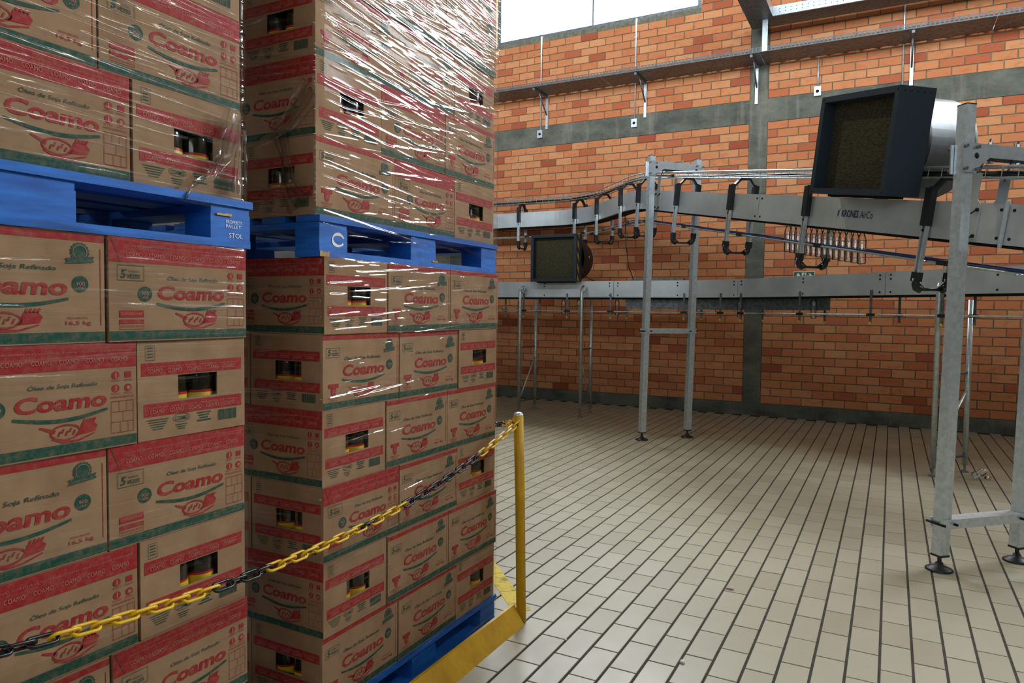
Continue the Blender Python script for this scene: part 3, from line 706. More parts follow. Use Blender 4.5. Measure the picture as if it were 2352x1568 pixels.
tail('loose_film_tail', WR[1], [(xf, 1.425, a1 + PH + .24), (xf, 1.39, a1 + PH + .13), (xf, 1.345, a1 + PH + .055), (xf, 1.29, a1 + PH + .03), (xf + .003, 1.262, a1 + PH - .012), (xf + .003, 1.258, a1 + PH - .022)], [.07, .07, .03, .006, .004, .016], 3, (1, 0, 0))
tail('loose_film_edge', WR[1], [(xf, 1.448, a1 + PH + .20), (xf, 1.440, a1 + PH + .08), (xf + .004, 1.436, a1 + PH + .002)], [.02, .05, .06], 8, (1, 0, 0))
yf_ = Y2N - .032
tail('loose_film_tail', WR[3], [(X2 - .02, yf_, a2 + PH + .40), (X2 - .12, yf_, a2 + PH + .30), (X2 - .19, yf_ - .02, a2 + PH + .25), (X2 - .235, yf_ - .05, a2 + PH + .215)], [.08, .06, .03, .005], 5, (0, -1, 0))
tail('loose_film_tail', WR[3], [(X2 - .16, yf_, a2 + PH + .27), (X2 - .13, yf_, a2 + PH + .17), (X2 - .11, yf_, a2 + PH + .09), (X2 - .06, yf_, a2 + PH + .02)], [.07, .04, .07, .12], 6, (0, -1, 0))

# ------------------------------------------------------------------ chain barrier: kerb, post, chains, floor stripe
PX, PY = -1.527, 2.99
k = MB().prism([(-1.497, 0), (-1.552, .088), (-1.566, .088), (-1.585, 0)], (0, 1.3, 0), Vector((1, 0, 0)), Vector((0, 0, 1)), 3.33)
tag(k.build('guard_kerb', 'yellow_paint'), 'sloping yellow steel kerb on the floor along the pallets', 'kerb')
bp = thing('barrier_post', 'yellow tubular barrier post at the end of the kerb', 'post', (PX, PY, 0))
MB().tube([(PX, PY, 0), (PX - .011, PY - .006, .6), (PX - .022, PY - .012, 1.0)], .0235, 20).build('post_tube', 'yellow_paint', bp)
MB().lathe((PX - .022, PY - .012, 1.0), [(.0238, 0), (.022, .007), (.014, .013), (.001, .016)], 20).build('post_cap', 'galvanised', bp)
MB().tube([(PX - .045, PY - .03, .968), (PX - .03, PY - .045, .962), (PX - .01, PY - .04, .955)], .004, 8).build('chain_hook', 'dark_gap', bp)
def link_mesh(name, mat):
    pts = []; hl, hw = .0195, .0115
    for i in range(9): a = -math.pi / 2 + math.pi * i / 8; pts.append((hl - .0 + hw * math.cos(a) , hw * math.sin(a), 0))
    for i in range(9): a = math.pi / 2 + math.pi * i / 8; pts.append((-hl + hw * math.cos(a), hw * math.sin(a), 0))
    return MB().tube(pts, .0042, 8, closed=True).mesh(name, mat)
LKY, LKB = link_mesh('chain_link', 'chain_yellow'), link_mesh('chain_link', 'chain_black')
def chain(label, pts, black):
    th = thing('barrier_chain', label, 'chain', pts[0]); o0 = Vector(pts[0]); step = .0455
    P_ = [Vector(p) for p in pts]; d = 0; seg = 0; out = []; acc = 0
    lens = [(P_[i + 1] - P_[i]).length for i in range(len(P_) - 1)]; tot = sum(lens); s_ = 0; n = 0
    while s_ < tot:
        r_ = s_; i = 0
        while i < len(lens) - 1 and r_ > lens[i]: r_ -= lens[i]; i += 1
        p = P_[i].lerp(P_[i + 1], min(1, r_ / lens[i])); t_ = (P_[i + 1] - P_[i]).normalized()
        sd = t_.cross(Vector((0, 0, 1))).normalized(); up = sd.cross(t_)
        a = math.radians(38 if n % 2 else -52) + random.uniform(-.15, .15)
        yv = sd * math.cos(a) + up * math.sin(a); zv = t_.cross(yv)
        ob = link('chain_link', LKB if black(p) else LKY, th)
        ob.matrix_local = Matrix(((t_.x, yv.x, zv.x, p.x - o0.x), (t_.y, yv.y, zv.y, p.y - o0.y), (t_.z, yv.z, zv.z, p.z - o0.z), (0, 0, 0, 1)))
        s_ += step; n += 1
    return th
zc = lambda y: .757 + .0 + .095 * (y - 1.50) ** 2 + .012 * max(0, y - 2.2)
main = [(PX - .012, PY - .05 - i * .05, zc(PY - .05 - i * .05)) for i in range(52)]
chain('yellow and black plastic chain sagging in front of the pallet stacks', main, lambda p: (2.05 < p.y < 2.60) or (1.25 < p.y < 1.44) or p.y < .86 or (1.86 < p.y < 1.905))
chain('short yellow and black chain running behind the right stack', [(PX - .045 - i * .035, PY + .01 + i * .028, .975 - .018 * i + .0012 * i * i) for i in range(14)], lambda p: p.x < -1.70)
st = MB(); d = Vector((-.70, .715, 0)); sd = Vector((.715, .70, 0)); a = Vector((-1.575, 3.095, 0))
for i in range(6): 
    q = a + d * (i * .262); st.box(q + d * .130 + Vector((0, 0, .0009)), (.258, .092, .0014), None, (d, sd, Vector((0, 0, 1))))
tag(st.build('floor_stripe', 'floor_paint'), 'worn yellow stripe painted diagonally on the tiles behind the post', 'floor marking')

# ------------------------------------------------------------------ air conveyors
MID1 = Vector((-2.317, 8.202, 0)); U = Vector((.665, -.747, 0)).normalized(); N = Vector((U.y, -U.x, 0)); UPZ = Vector((0, 0, 1)); SL = .175
def zbot(s): 
    if s <= -1.2: return 2.81
    if s < -.3: a = (s + 1.2) / .9; return 2.81 - .0 * a - (.175 * .9 / 2) * a * a - (2.81 - .07875 - (2.665 + .0525)) * a
    return 2.665 - SL * s
def upper_frame(d):
    """d: distance along the diagonal; before s=-2.05 bends to run along the wall. returns p(bottom centre), tangent, side(to camera), up"""
    if d >= -2.05:
        p = MID1 + U * d; ds = .01; t_ = (U + UPZ * ((zbot(d + ds) - zbot(d - ds)) / (2 * ds))).normalized(); p.z = zbot(d); sd = N.copy()
    else:
        Rb = 1.35; ang_tot = math.acos(max(-1, min(1, U.dot(Vector((1, 0, 0)))))); arcL = Rb * ang_tot
        p0 = MID1 + U * -2.05; c = p0 + N * Rb                     # centre on the camera side
        e = -2.05 - d
        a = min(e / Rb, ang_tot)
        # rotate from direction U back to +X
        ca, sa = math.cos(a), math.sin(a)
        t_ = Vector((U.x * ca - U.y * sa, U.x * sa + U.y * ca, 0)); sd = Vector((t_.y, -t_.x, 0))
        p = c - sd * Rb
        if e > arcL: p = p - t_ * (e - arcL)
        p.z = 2.81
    up = sd.cross(t_) * -1
    if up.z < 0: up = -up
    return p, t_, sd, up.normalized()
def seg_path(fr, d0, d1, step=.08):
    n = max(1, int(math.ceil((d1 - d0) / step))); return [(q[0], q[2], q[3]) for q in (fr(d0 + (d1 - d0) * i / n) for i in range(n + 1))]
BH, BWD = .228, .20
uc = thing('air_conveyor', 'upper stainless air conveyor sloping down towards the right with black hangers', 'conveyor', (-2.317, 8.202, 0))
secs = [-5.85, -4.35, -2.75, -.22, 1.96, 4.40, 6.1]
for a, b in zip(secs[:-1], secs[1:]):
    sec = MB().sweep(seg_path(upper_frame, a + .003, b - .003), BWD, 0, BH).build('beam_section', 'steel', uc)
    MB().sweep(seg_path(upper_frame, a + .003, b - .003), .11, -.020, .001).build('neck_guide', 'dark_gap', sec)
    mb = MB()
    for d in (a + .04, b - .04):
        p, t_, sd, up = upper_frame(d)
        for h in (.035, BH - .035): mb.lathe(p + sd * (BWD / 2) + up * h, [(.009, 0), (.009, .004), (.001, .006)], 8, sd)
    mb.build('bolt', 'dark_gap', sec)
p, t_, sd, up = upper_frame(4.40); MB().box(p + sd * (BWD / 2 + .012) + up * (BH / 2), (.018, .012, BH + .03), None, (t_, sd, up)).build('joint_rib', 'galvanised', uc)
for d in (-.12, 4.16):                                   # suspension plates bolted to the beam at the portal frames
    p, t_, sd, up = upper_frame(d)
    for s_ in (1, -1):
        mb = MB(); base = p + sd * (s_ * (BWD / 2 + .004))
        mb.prism([(-.065, .01), (.065, .01), (.065, BH - .01), (.035, BH + .02), (.035, BH + .17), (-.035, BH + .17), (-.035, BH + .02), (-.065, BH - .01)], base, t_, up, .006); pl = mb.build('suspension_plate', 'steel', uc)
        mb = MB()
        for x, y in ((-.05, .035), (.05, .035), (-.05, BH - .04), (.05, BH - .04)): mb.lathe(base + t_ * x + up * y, [(.011, 0), (.011, s_ * .012), (.001, s_ * .014)], 8, sd); mb.tube([base + t_ * x + up * y + sd * s_ * .012, base + t_ * (x - .03) + up * (y - .025) + sd * s_ * .016], .004, 6)
        mb.build('clamp_lever', 'dark_gap', pl)
hang_d = [-5.2, -3.77, -2.73, -2.10, -1.20, -.64, .40, 1.52, 2.66, 3.87, 5.3]
rod_len = .345
for d in hang_d:
    p, t_, sd, up = upper_frame(d)
    for s_ in (1, -1):
        f = p + sd * (s_ * (BWD / 2))
        MB().box(f + sd * (s_ * .024) + up * .190, (.052, .046, .235), None, (t_, sd, up)).build('hanger_block', 'black_plastic', uc)
        rod = MB(); q = f + sd * (s_ * .024)
        for e in (-.0145, .0145): rod.box(q + t_ * e + up * (-.10), (.010, .028, rod_len), None, (t_, sd, up))
        rod.box(q + up * (-.10) - sd * (s_ * .01), (.030, .006, rod_len), None, (t_, sd, up)); r_ = rod.build('hanger_rod', 'galvanised', uc)
        MB().tube([q + up * .045 + sd * s_ * .004, q + up * .045 + sd * s_ * .020], .008, 8).build('screw', 'dark_gap', r_)
        el = MB(); c0 = q + up * (-.262)
        el.box(c0 + up * .01, (.052, .044, .06), None, (t_, sd, up))
        pts = [c0 + up * .0, c0 + up * (-.04), c0 + up * (-.062) - sd * (s_ * .012), c0 + up * (-.072) - sd * (s_ * .04)]
        el.tube(pts, .024, 10); el.tube([c0 + up * (-.02) - sd * s_ * .015, c0 + up * (-.068) - sd * (s_ * .075)], .006, 6); el.build('hanger_elbow', 'black_plastic', uc)
        # gull-wing arm up to the cable tray
        ar = MB(); b0_ = f + sd * (s_ * .024) + up * .295
        poly = [(0, 0), (.03, 0), (.085, .062), (.124, .062), (.124, .082), (.075, .082), (.022, .020), (0, .020)]
        ar.prism(poly, b0_, sd * (-s_), up, .040); ar.build('tray_arm', 'black_plastic', uc)
    bot = p + up * (-.332)
    MB().tube([bot + sd * .09, bot - sd * .09], .010, 8).build('cross_bar', 'black_plastic', uc)
for s_, nm in ((1, 'guide_rail'), (-1, 'guide_rail')):
    pts = []; n = 70; blue = []
    for i in range(n + 1):
        p, t_, sd, up = upper_frame(-5.8 + 11.8 * i / n); pts.append(p + sd * (s_ * .062) + up * (-.150)); blue.append(p + sd * (s_ * .062 + .0) + up * (-.137))
    r_ = MB().tube(pts, .0085, 8).build(nm, 'zinc_tube', uc); MB().tube(blue[25:], .0055, 6).build('wear_strip', 'blue_line', r_)
    for d in hang_d + [4.55, 4.9]:
        p, t_, sd, up = upper_frame(d + (.12 if s_ > 0 else .20)); MB().box(p + sd * (s_ * .062) + up * (-.147), (.085, .024, .032), None, (t_, sd, up)).build('rail_joiner', 'black_plastic', r_)
        p, t_, sd, up = upper_frame(d); MB().tube([p + sd * (s_ * .055) + up * (-.15), p + sd * (s_ * .135) + up * (-.15)], .005, 6).build('rail_pin', 'bright_steel', r_)
# printed lettering on the beam
P = Print(); P.line([(0, .004), (.010, .03), (.011, .055), (.005, .075)], [.001, .007, .007, .001], 'navy_ink', 1); P.line([(.040, .085), (.022, .058), (.020, .030), (.022, .018)], [.001, .006, .006, .001], 'navy_ink', 1)
P.text('KRONES', .052, .018, .180, .052, 'navy_ink', 1, 0, .022); P.text('AirCo', .248, .018, .128, .052, 'grey_ink', 1, 0, .012)
p, t_, sd, up = upper_frame(3.0); o3 = p + sd * (BWD / 2) + up * .070; sl_t = t_
link('maker_lettering', P.mesh('maker_lettering', lambda u, v, dd: o3 + sl_t * u + up * v + sd * dd - Vector(uc['_o'])), uc)

# wire cable tray riding above the upper conveyor
ct = thing('wire_cable_tray', 'wire mesh cable tray running above the upper conveyor', 'cable tray', (-2.317, 8.202, 0))
TR0 = .375
def tray_frame(d):
    p, t_, sd, up = upper_frame(d); return p + up * TR0, t_, sd, up
for s_ in (1, -1):
    for h, r_ in ((0, .005), (.062, .008)):
        MB().tube([(lambda q: q[0] + q[2] * (s_ * .062) + q[3] * h)(tray_frame(-5.8 + 11.7 * i / 90)) for i in range(91)], r_, 6).build('side_wire', 'zinc_tube', ct)
mb = MB(); d = -5.8
while d < 5.9:
    p, t_, sd, up = tray_frame(d); mb.tube([p + sd * .062 + up * .062, p + sd * .062, p - sd * .062, p - sd * .062 + up * .062], .0032, 5, cap=False); d += .105
tag(mb.build('cross_wire', 'zinc_tube', ct), kind='stuff')
for k, (o_, h) in enumerate(((.02, .012), (-.025, .014), (-.002, .03))):
    MB().tube([(lambda q: q[0] + q[2] * (o_ + .006 * math.sin(i * .9 + k)) + q[3] * (h + .003 * math.sin(i * 1.3 + k)))(tray_frame(-5.8 + 11.7 * i / 70)) for i in range(71)], .011, 7).build('cable', 'cable_black', ct)
rel = [(lambda q: q[0] + q[2] * .045 + q[3] * .02)(tray_frame(.15 + .6 * i / 20)) for i in range(21)]
MB().tube(rel, [.014 + .004 * (i % 2) for i in range(21)], 10).build('white_corrugated_hose', 'white_paint', ct)

# portal frames carrying the upper conveyor
def portal(label, fa, fb, ta, tb, bar_z, head_z, head_h, s_mid):
    A0, B0 = Vector(fa), Vector(fb); base = (A0 + B0) / 2; po = thing('support_frame', label, 'support frame', tuple(base)); w_ = .066
    ax = (B0 - A0).normalized(); ay = UPZ.cross(ax)
    tops = []
    for f0, t0 in ((A0, Vector(ta)), (B0, Vector(tb))):
        v = (t0 - f0); foot_z = .085; p0 = f0 + v * (foot_z / v.z); dirn = v.normalized()
        leg = MB(); vs = []
        L = (t0 - p0).length; leg.box(p0 + dirn * (L / 2), (w_, w_, L), None, (ax, ay, dirn)); lg = leg.build('leg', 'galvanised', po)
        MB().box(t0 + dirn * .002, (w_ + .002, w_ + .002, .006), None, (ax, ay, dirn)).build('leg_cap', 'black_plastic', lg)
        MB().box(p0 + dirn * .004, (w_ + .004, w_ + .004, .012), None, (ax, ay, dirn)).build('leg_plug', 'black_plastic', lg)
        MB().lathe(f0, [(.074, 0), (.074, .008), (.060, .016), (.024, .030), (.020, .045), (.011, .050), (.011, .088)], 20).build('levelling_foot', 'black_plastic', lg)
    z2p = lambda f0, t0, z: Vector(f0) + (Vector(t0) - Vector(f0)) * (z / Vector(t0).z)
    a, b = z2p(fa, ta, bar_z), z2p(fb, tb, bar_z); mid = (a + b) / 2; L = (b - a).length
    mb = MB(); 
    for s_ in (1, -1): mb.box(mid + ay * (s_ * (w_ / 2 + .006)), (L + w_ + .03, .010, .055), None, (ax, ay, UPZ))
    mb.box(mid + UPZ * .026, (L - w_ - .004, .07, .004), None, (ax, ay, UPZ)); cb = mb.build('cross_bar', 'galvanised', po)
    mb = MB()
    for q in (a, b):
        for s_ in (-1, 1): mb.tube([q + ax * (s_ * (w_ / 2 + .012)) + ay * .065, q + ax * (s_ * (w_ / 2 + .012)) - ay * .065], .008, 8)
    mb.build('bolt', 'dark_gap', cb)
    a, b = z2p(fa, ta, head_z), z2p(fb, tb, head_z); L = (b - a).length; gw = w_ / 2 + .022; dep = .165
    poly = [(-gw, 0), (-gw, -dep), (gw - .01, -dep), (gw - .01, -dep + .02), (gw + .085, -head_h), (L - gw - .085, -head_h), (L - gw + .01, -dep + .02), (L - gw + .01, -dep), (L + gw, -dep), (L + gw, 0)]
    for s_ in (1, -1):
        mb = MB(); xd = (b - a).normalized(); mb.prism(poly, a + ay * (s_ * (w_ / 2 + .007)), xd, UPZ, .008); hp = mb.build('head_plate', 'bright_steel', po)
        mb = MB()
        for px in (-w_ / 2 - .010, w_ / 2 + .008, L - w_ / 2 - .008, L + w_ / 2 + .010):
            for pz in (-.022, -dep + .018): mb.tube([a + xd * px + UPZ * pz + ay * (s_ * (w_ / 2 + .004)), a + xd * px + UPZ * pz + ay * (s_ * (w_ / 2 + .030))], .010, 8)
        mb.build('bolt', 'old_galvanised', hp)
        mb = MB()
        for px, pz in ((w_ / 2 + .010, -.070), (L - w_ / 2 - .010, -.070)): mb.lathe(a + xd * px + UPZ * pz + ay * (s_ * (w_ / 2 + .0105)), [(.017, 0), (.017, s_ * .001), (.0005, s_ * .0012)], 14, ay)
        mb.build('dark_hole_disc', 'dark_gap', hp)  # flat black discs stand in for the shade inside open holes
    MB().box((a + b) / 2 + UPZ * (-.003), (L - w_ - .01, w_ + .014, .005), None, (ax, ay, UPZ)).build('head_top', 'bright_steel', po)
    p, t_, sd, up = upper_frame(s_mid)
    for s_ in (1, -1):
        f = p + sd * (s_ * .10) + up * (BH + .13); q = Vector((f.x, f.y, head_z + .05)); q = Vector(((a + b).x / 2, (a + b).y / 2, 0)) + sd * (s_ * .10) + UPZ * (head_z + .045)
        mb = MB().tube([f, q], .0065, 8); rd = mb.build('threaded_rod', 'old_galvanised', po)
        mb = MB()
        for zz in (head_z + .022, head_z - head_h - .012): MB().lathe(Vector((q.x, q.y, zz - .01)), [(.001, 0), (.013, 0), (.013, .016), (.001, .016)], 6, mat=None, smooth=False).build('nut', 'bright_steel', rd)
    return po
portal('left square-tube portal frame with waist-high cross bar under the upper conveyor', (-2.524, 7.975, 0), (-2.110, 8.429, 0), (-2.479, 7.999, 3.275), (-2.063, 8.455, 3.28), 1.27, 3.215, .085, -.12)
portal('right square-tube portal frame with ankle-high cross bar near the camera', (.293, 4.824, 0), (.721, 5.237, 0), (.343, 4.850, 2.695), (.771, 5.263, 2.695), .28, 2.475, .075, 4.16)

# blower boxes
def blower(label, o, t_, sd, up, width, height, depth, drum_r, drum_len, drum_c, tape, dot, drum_mat):
    """o: bottom-left front corner seen from the camera; t_ along width, sd towards the camera, up"""
    b = thing('blower', label, 'blower', tuple(o)); wl = .012; rim = .040
    body = MB(); fr = [(0, 0), (width, 0), (width, height), (0, height)]; inn = [(rim, rim), (width - rim, rim), (width - rim, height - rim), (rim, height - rim)]
    pt = lambda x, y, d: o + t_ * x + up * y - sd * d
    vs = [pt(x, y, 0) for x, y in fr] + [pt(x, y, depth) for x, y in fr] + [pt(x, y, 0) for x, y in inn] + [pt(x, y, .10) for x, y in inn]
    fs = [(i, (i + 1) % 4, 8 + (i + 1) % 4, 8 + i) for i in range(4)] + [((i + 1) % 4, i, 4 + i, 4 + (i + 1) % 4) for i in range(4)] + [(7, 6, 5, 4)] + [(8 + i, 8 + (i + 1) % 4, 12 + (i + 1) % 4, 12 + i) for i in range(4)]
    body.add(vs, fs); body.build('housing', 'fan_paint', b)
    MB().add([pt(x, y, .098) for x, y in inn] , [(0, 1, 2, 3)]).build('filter_panel', 'filter_mesh', b)
    c = o + t_ * drum_c[0] + up * drum_c[1] - sd * depth
    MB().lathe(c, [(drum_r * 1.03, .0), (drum_r * 1.03, .03), (drum_r, .032), (drum_r, drum_len - .03), (drum_r * .96, drum_len), (.001, drum_len)], 40, -sd).build('drum', drum_mat, b)
    MB().lathe(c, [(drum_r * 1.06, 0), (drum_r * 1.06, .028), (drum_r * 1.02, .030)], 40, -sd).build('drum_flange', 'black_plastic', b)
    mb = MB()
    for x, y in ((.02, .02), (width - .02, .02), (.02, height - .02), (width - .02, height - .02)): mb.lathe(pt(x, y, 0), [(.007, 0), (.007, .003), (.001, .004)], 8, sd)
    for k in range(5): mb.lathe(pt(width, height - .03, .04 + k * (depth - .08) / 4), [(.006, 0), (.006, .002), (.001, .003)], 8, t_)
    mb.build('rivet', 'dark_gap', b)
    MB().box(pt(width / 2, -.008, depth * .6), (width * .8, .12, .016), None, (t_, sd, up)).build('mounting_foot', 'dark_gap', b)
    if tape: MB().box(pt(width + .0015, height / 2, .075), (.003, .05, height - .01), None, (t_, sd, up)).build('hazard_tape', 'hazard_tape', b)
    if dot: MB().lathe(c - sd * (drum_len * .55) + t_ * (drum_r * .92) + up * .03, [(.016, .0), (.016, drum_r * .09), (.001, drum_r * .10)], 12, t_).build('round_sticker', 'orange_dot', b)
    return b
p, t_, sd, up = upper_frame(2.985); o_ = p + sd * .35 + up * .245
blower('large dark blower box with steel drum on the sloping upper conveyor', o_, t_, sd, up, .755, .675, .27, .335, .42, (.40, .335), False, False, 'drum_steel')
o_ = Vector((-4.59, 9.15, 1.905)); b2o = blower('small dark blower box with hazard stripes on the lower conveyor', o_, Vector((1, 0, 0)), Vector((0, -1, 0)), UPZ, .705, .66, .20, .31, .40, (.42, .33), True, True, 'fan_paint')

# lower conveyor
def lower_frame(d):
    """d = x along the straight part up to the bend, then along the diagonal"""
    XB, Rb = -2.6, 2.0; D2 = Vector((.792, -.611, 0)).normalized(); ang = math.acos(D2.x); arcL = Rb * ang; z = 1.685
    if d <= XB: p = Vector((d, 9.50, z)); t_ = Vector((1, 0, 0))
    else:
        e = d - XB; a = min(e / Rb, ang); t_ = Vector((math.cos(a), -math.sin(a), 0)); sd = Vector((t_.y, -t_.x, 0)); c = Vector((XB, 9.50 - Rb, 0)); p = c - sd * Rb
        if e > arcL: p += t_ * (e - arcL)
        p.z = z
    sd = Vector((t_.y, -t_.x, 0)); return p, t_, sd, UPZ.copy()
lc = thing('air_conveyor', 'lower level stainless air conveyor parallel to the brick wall with yellow-knobbed rails', 'conveyor', (-2.6, 9.5, 0))
secs = [-7.4, -5.55, -3.42, -1.62, .45, 2.6]
for a, b in zip(secs[:-1], secs[1:]):
    sec = MB().sweep(seg_path(lower_frame, a + .003, b - .003), BWD, 0, BH).build('beam_section', 'steel', lc)
    MB().sweep(seg_path(lower_frame, a + .003, b - .003), .11, -.022, .001).build('neck_guide', 'dark_gap', sec)
    mb = MB()
    for d in (a + .06, (a + b) / 2, b - .06):
        p, t_, sd, up = lower_frame(d)
        for h in (.03, BH - .07, BH - .03): mb.lathe(p + sd * (BWD / 2) + up * h, [(.010, 0), (.010, .004), (.001, .005)], 8, sd)
    mb.build('bolt', 'dark_gap', sec)
MB().sweep(seg_path(lower_frame, -3.30, -.35), .006, -.155, -.002, off=-.06).build('drip_panel', 'old_galvanised', lc)
drops = [-6.3, -5.4, -4.82, -4.12, -3.46, -2.42, -1.88, -1.56, -.62, .30, 1.05, 1.9]
for d in drops:
    p, t_, sd, up = lower_frame(d)
    for s_, kd in ((1, 0), (-1, .16)):
        p, t_, sd, up = lower_frame(d + kd); q = p + sd * (s_ * (BWD / 2 + .006))
        bar = MB().box(q + up * (-.115), (.026, .008, .34), None, (t_, sd, up)).build('drop_bar', 'old_galvanised', lc)
        kn = MB().lathe(q + up * (-.288) + sd * (s_ * .004), [(.001, -.012), (.014, -.010), (.016, 0), (.010, .014), (.004, .02)], 8); kn.build('yellow_knob', 'chain_yellow', bar)
        MB().box(q + up * (-.197) - sd * (s_ * .01), (.095, .032, .030), None, (t_, sd, up)).build('rail_clamp', 'black_plastic', bar)
        for e in (-1, 1): MB().lathe(q + up * (-.197) - sd * (s_ * .01) + t_ * (e * .048), [(.013, 0), (.015, .010), (.006, .018), (.001, .019)], 8, t_ * e).build('yellow_knob', 'chain_yellow', bar)
for s_ in (1, -1):
    MB().tube([(lambda q: q[0] + q[2] * (s_ * .088) + q[3] * (-.197))(lower_frame(-7.3 + 9.7 * i / 60)) for i in range(61)], .0085, 8).build('guide_rail', 'zinc_tube', lc)
def trestle(label, foot_f, foot_b, top_f, brace):
    F0, B0 = Vector(foot_f), Vector(foot_b); t = thing('conveyor_trestle', label, 'support leg', tuple(F0), 'tube trestles under the lower conveyor'); r_ = .024
    for f0, yy in ((F0, 1), (B0, -1)):
        zt = 1.83 if yy > 0 else 1.70; tp = Vector(top_f) if yy > 0 else Vector((f0.x, f0.y, zt))
        pts = [f0 + UPZ * .07, Vector((f0.x, f0.y, tp.z - .06))]
        if yy > 0: pts += [tp]
        lg = MB().tube(pts, r_, 12).build('leg', 'zinc_tube', t)
        MB().lathe(f0, [(.035, 0), (.035, .008), (.010, .02), (.010, .075)], 14).build('levelling_foot', 'old_galvanised', lg)
    MB().tube([F0 + UPZ * .16, B0 + UPZ * .16], .016, 8).build('stretcher', 'old_galvanised', t)
    MB().tube([F0 + UPZ * .95, B0 + UPZ * .95], .012, 8).build('stretcher', 'old_galvanised', t)
    e = (F0 + UPZ * .17, B0 + UPZ * .80) if brace > 0 else (B0 + UPZ * .17, F0 + UPZ * .80)
    MB().tube([e[0], e[1]], .013, 8).build('diagonal_brace', 'zinc_tube', t)
    # angled saddle plate on the beam
    MB().tube([Vector(top_f) - UPZ * .05, Vector(top_f) + (B0 - F0).normalized() * .09 + UPZ * .03], .032, 10).build('mitred_elbow', 'bright_steel', t)
    return t
trestle('leftmost twin-tube trestle with diagonal brace under the lower conveyor', (-4.80, 9.24, 0), (-4.763, 9.69, 0), (-4.80, 9.25, 1.80), 1)
trestle('middle twin-tube trestle with diagonal brace under the lower conveyor', (-3.83, 9.24, 0), (-3.874, 9.72, 0), (-3.83, 9.25, 1.80), -1)
trestle('right-hand tube trestle partly hidden by the big square post', (.379, 7.615, 0), (.66, 7.98, 0), (.39, 7.625, 1.80), 1)
# black cables hanging off the blowers and conveyor
def cable(label, pts, r_=.006): tag(MB().tube(pts, r_, 8).build('power_cable', 'cable_black'), label, 'cable')
cable('black cable hanging from the small blower to the lower conveyor', [(-3.86, 9.28, 2.12), (-3.84, 9.30, 2.02), (-3.78, 9.36, 1.95), (-3.72, 9.42, 1.915)])
cable('thin black cable dropping from the upper conveyor to the lower one', [(-3.24, 9.30, 2.80), (-3.23, 9.33, 2.4), (-3.2, 9.38, 2.1), (-3.17, 9.42, 2.0), (-3.15, 9.45, 1.915)])
MBt = MB().bb(-3.18, -2.46, 9.44, 9.54, 1.913, 1.945); tag(MBt.build('terminal_box', 'old_galvanised'), 'flat grey terminal strip on top of the lower conveyor', 'terminal box')

# clear bottles carried by the conveyors
rr_ = .0325; prof = [(.001, .0), (rr_ * .8, .002), (rr_, .012)]
for i in range(9): z = .02 + i * .0145; prof += [(rr_, z), (rr_ * .93, z + .0072)]
prof += [(rr_, .152), (rr_, .170), (rr_ * .9, .190), (rr_ * .62, .212), (.0135, .226), (.0135, .232), (.0165, .234), (.0165, .238), (.0125, .240), (.0125, .256)]
PET = MB().lathe((0, 0, 0), prof, 16).mesh('bottle_body', 'pet')
PETN = MB().lathe((0, 0, 0), [(.0130, .243), (.0136, .2445), (.0130, .246), (.0136, .2475), (.0130, .249)], 14).mesh('neck_thread', 'pet')
def pet_bottle(fr, d, label, drop=0, group='clear bottles hanging from the conveyors'):
    p, t_, sd, up = fr(d); z = p.z - .256 + .008 - drop
    b = thing('plastic_bottle', label, 'bottle', (p.x, p.y, z), group); link('bottle_body', PET, b); link('neck_thread', PETN, b); return b
ordn = ['first', 'second', 'third', 'fourth', 'fifth', 'sixth', 'seventh', 'eighth', 'ninth', 'tenth', 'eleventh', 'twelfth', 'thirteenth', 'fourteenth']
for i in range(14): pet_bottle(upper_frame, 2.28 + i * .0685, 'empty clear plastic bottle, %s from the left in the hanging row' % ordn[i])
for d, lb in ((-5.33, 'clear plastic bottle hanging left of the small blower under the upper conveyor'), (-4.86, 'left clear bottle half hidden behind the small blower, upper conveyor'), (-4.74, 'right clear bottle half hidden behind the small blower, upper conveyor')): pet_bottle(upper_frame, d, lb)
for d, lb in ((-4.94, 'clear bottle under the lower conveyor at the leftmost trestle'), (-4.22, 'clear bottle under the lower conveyor below the small blower'), (-3.98, 'clear bottle under the lower conveyor just left of the middle trestle'), (-3.40, 'clear bottle under the lower conveyor left of the grey drip panel'), (-1.66, 'clear bottle beside the concrete column under the lower conveyor'), (-.52, 'clear bottle at the right end of the grey drip panel'), (1.15, 'clear bottle under the lower conveyor at the right picture edge')): pet_bottle(lower_frame, d, lb)

# ------------------------------------------------------------------ wall services: cable trays, brackets, conduits, sign
def ladder_tray(name, label, corners, w_, h, closed_end=False):
    pass
wt = thing('perforated_cable_tray', 'long perforated galvanised cable tray bracketed along the brick wall', 'cable tray', (-1.7, 10.25, 5.03))
TZ = 5.035; ty0, ty1 = 10.24, 10.75; tx0, tx1 = -7.0, 5.0
def perf_rail(mb, x0, x1, y, z0, z1, step=.05):
    """side rail with real slots: two rows of openings"""
    hh = (z1 - z0); rows = [z0, z0 + hh * .16, z0 + hh * .42, z0 + hh * .58, z0 + hh * .84, z1]
    for a, b in ((0, 1), (2, 3), (4, 5)): mb.bb(x0, x1, y - .001, y + .001, rows[a], rows[b])
    n = int((x1 - x0) / step)
    for i in range(n + 1):
        x = x0 + i * step
        for a, b in ((1, 2), (3, 4)): mb.bb(x, x + step * .36, y - .001, y + .001, rows[a], rows[b])
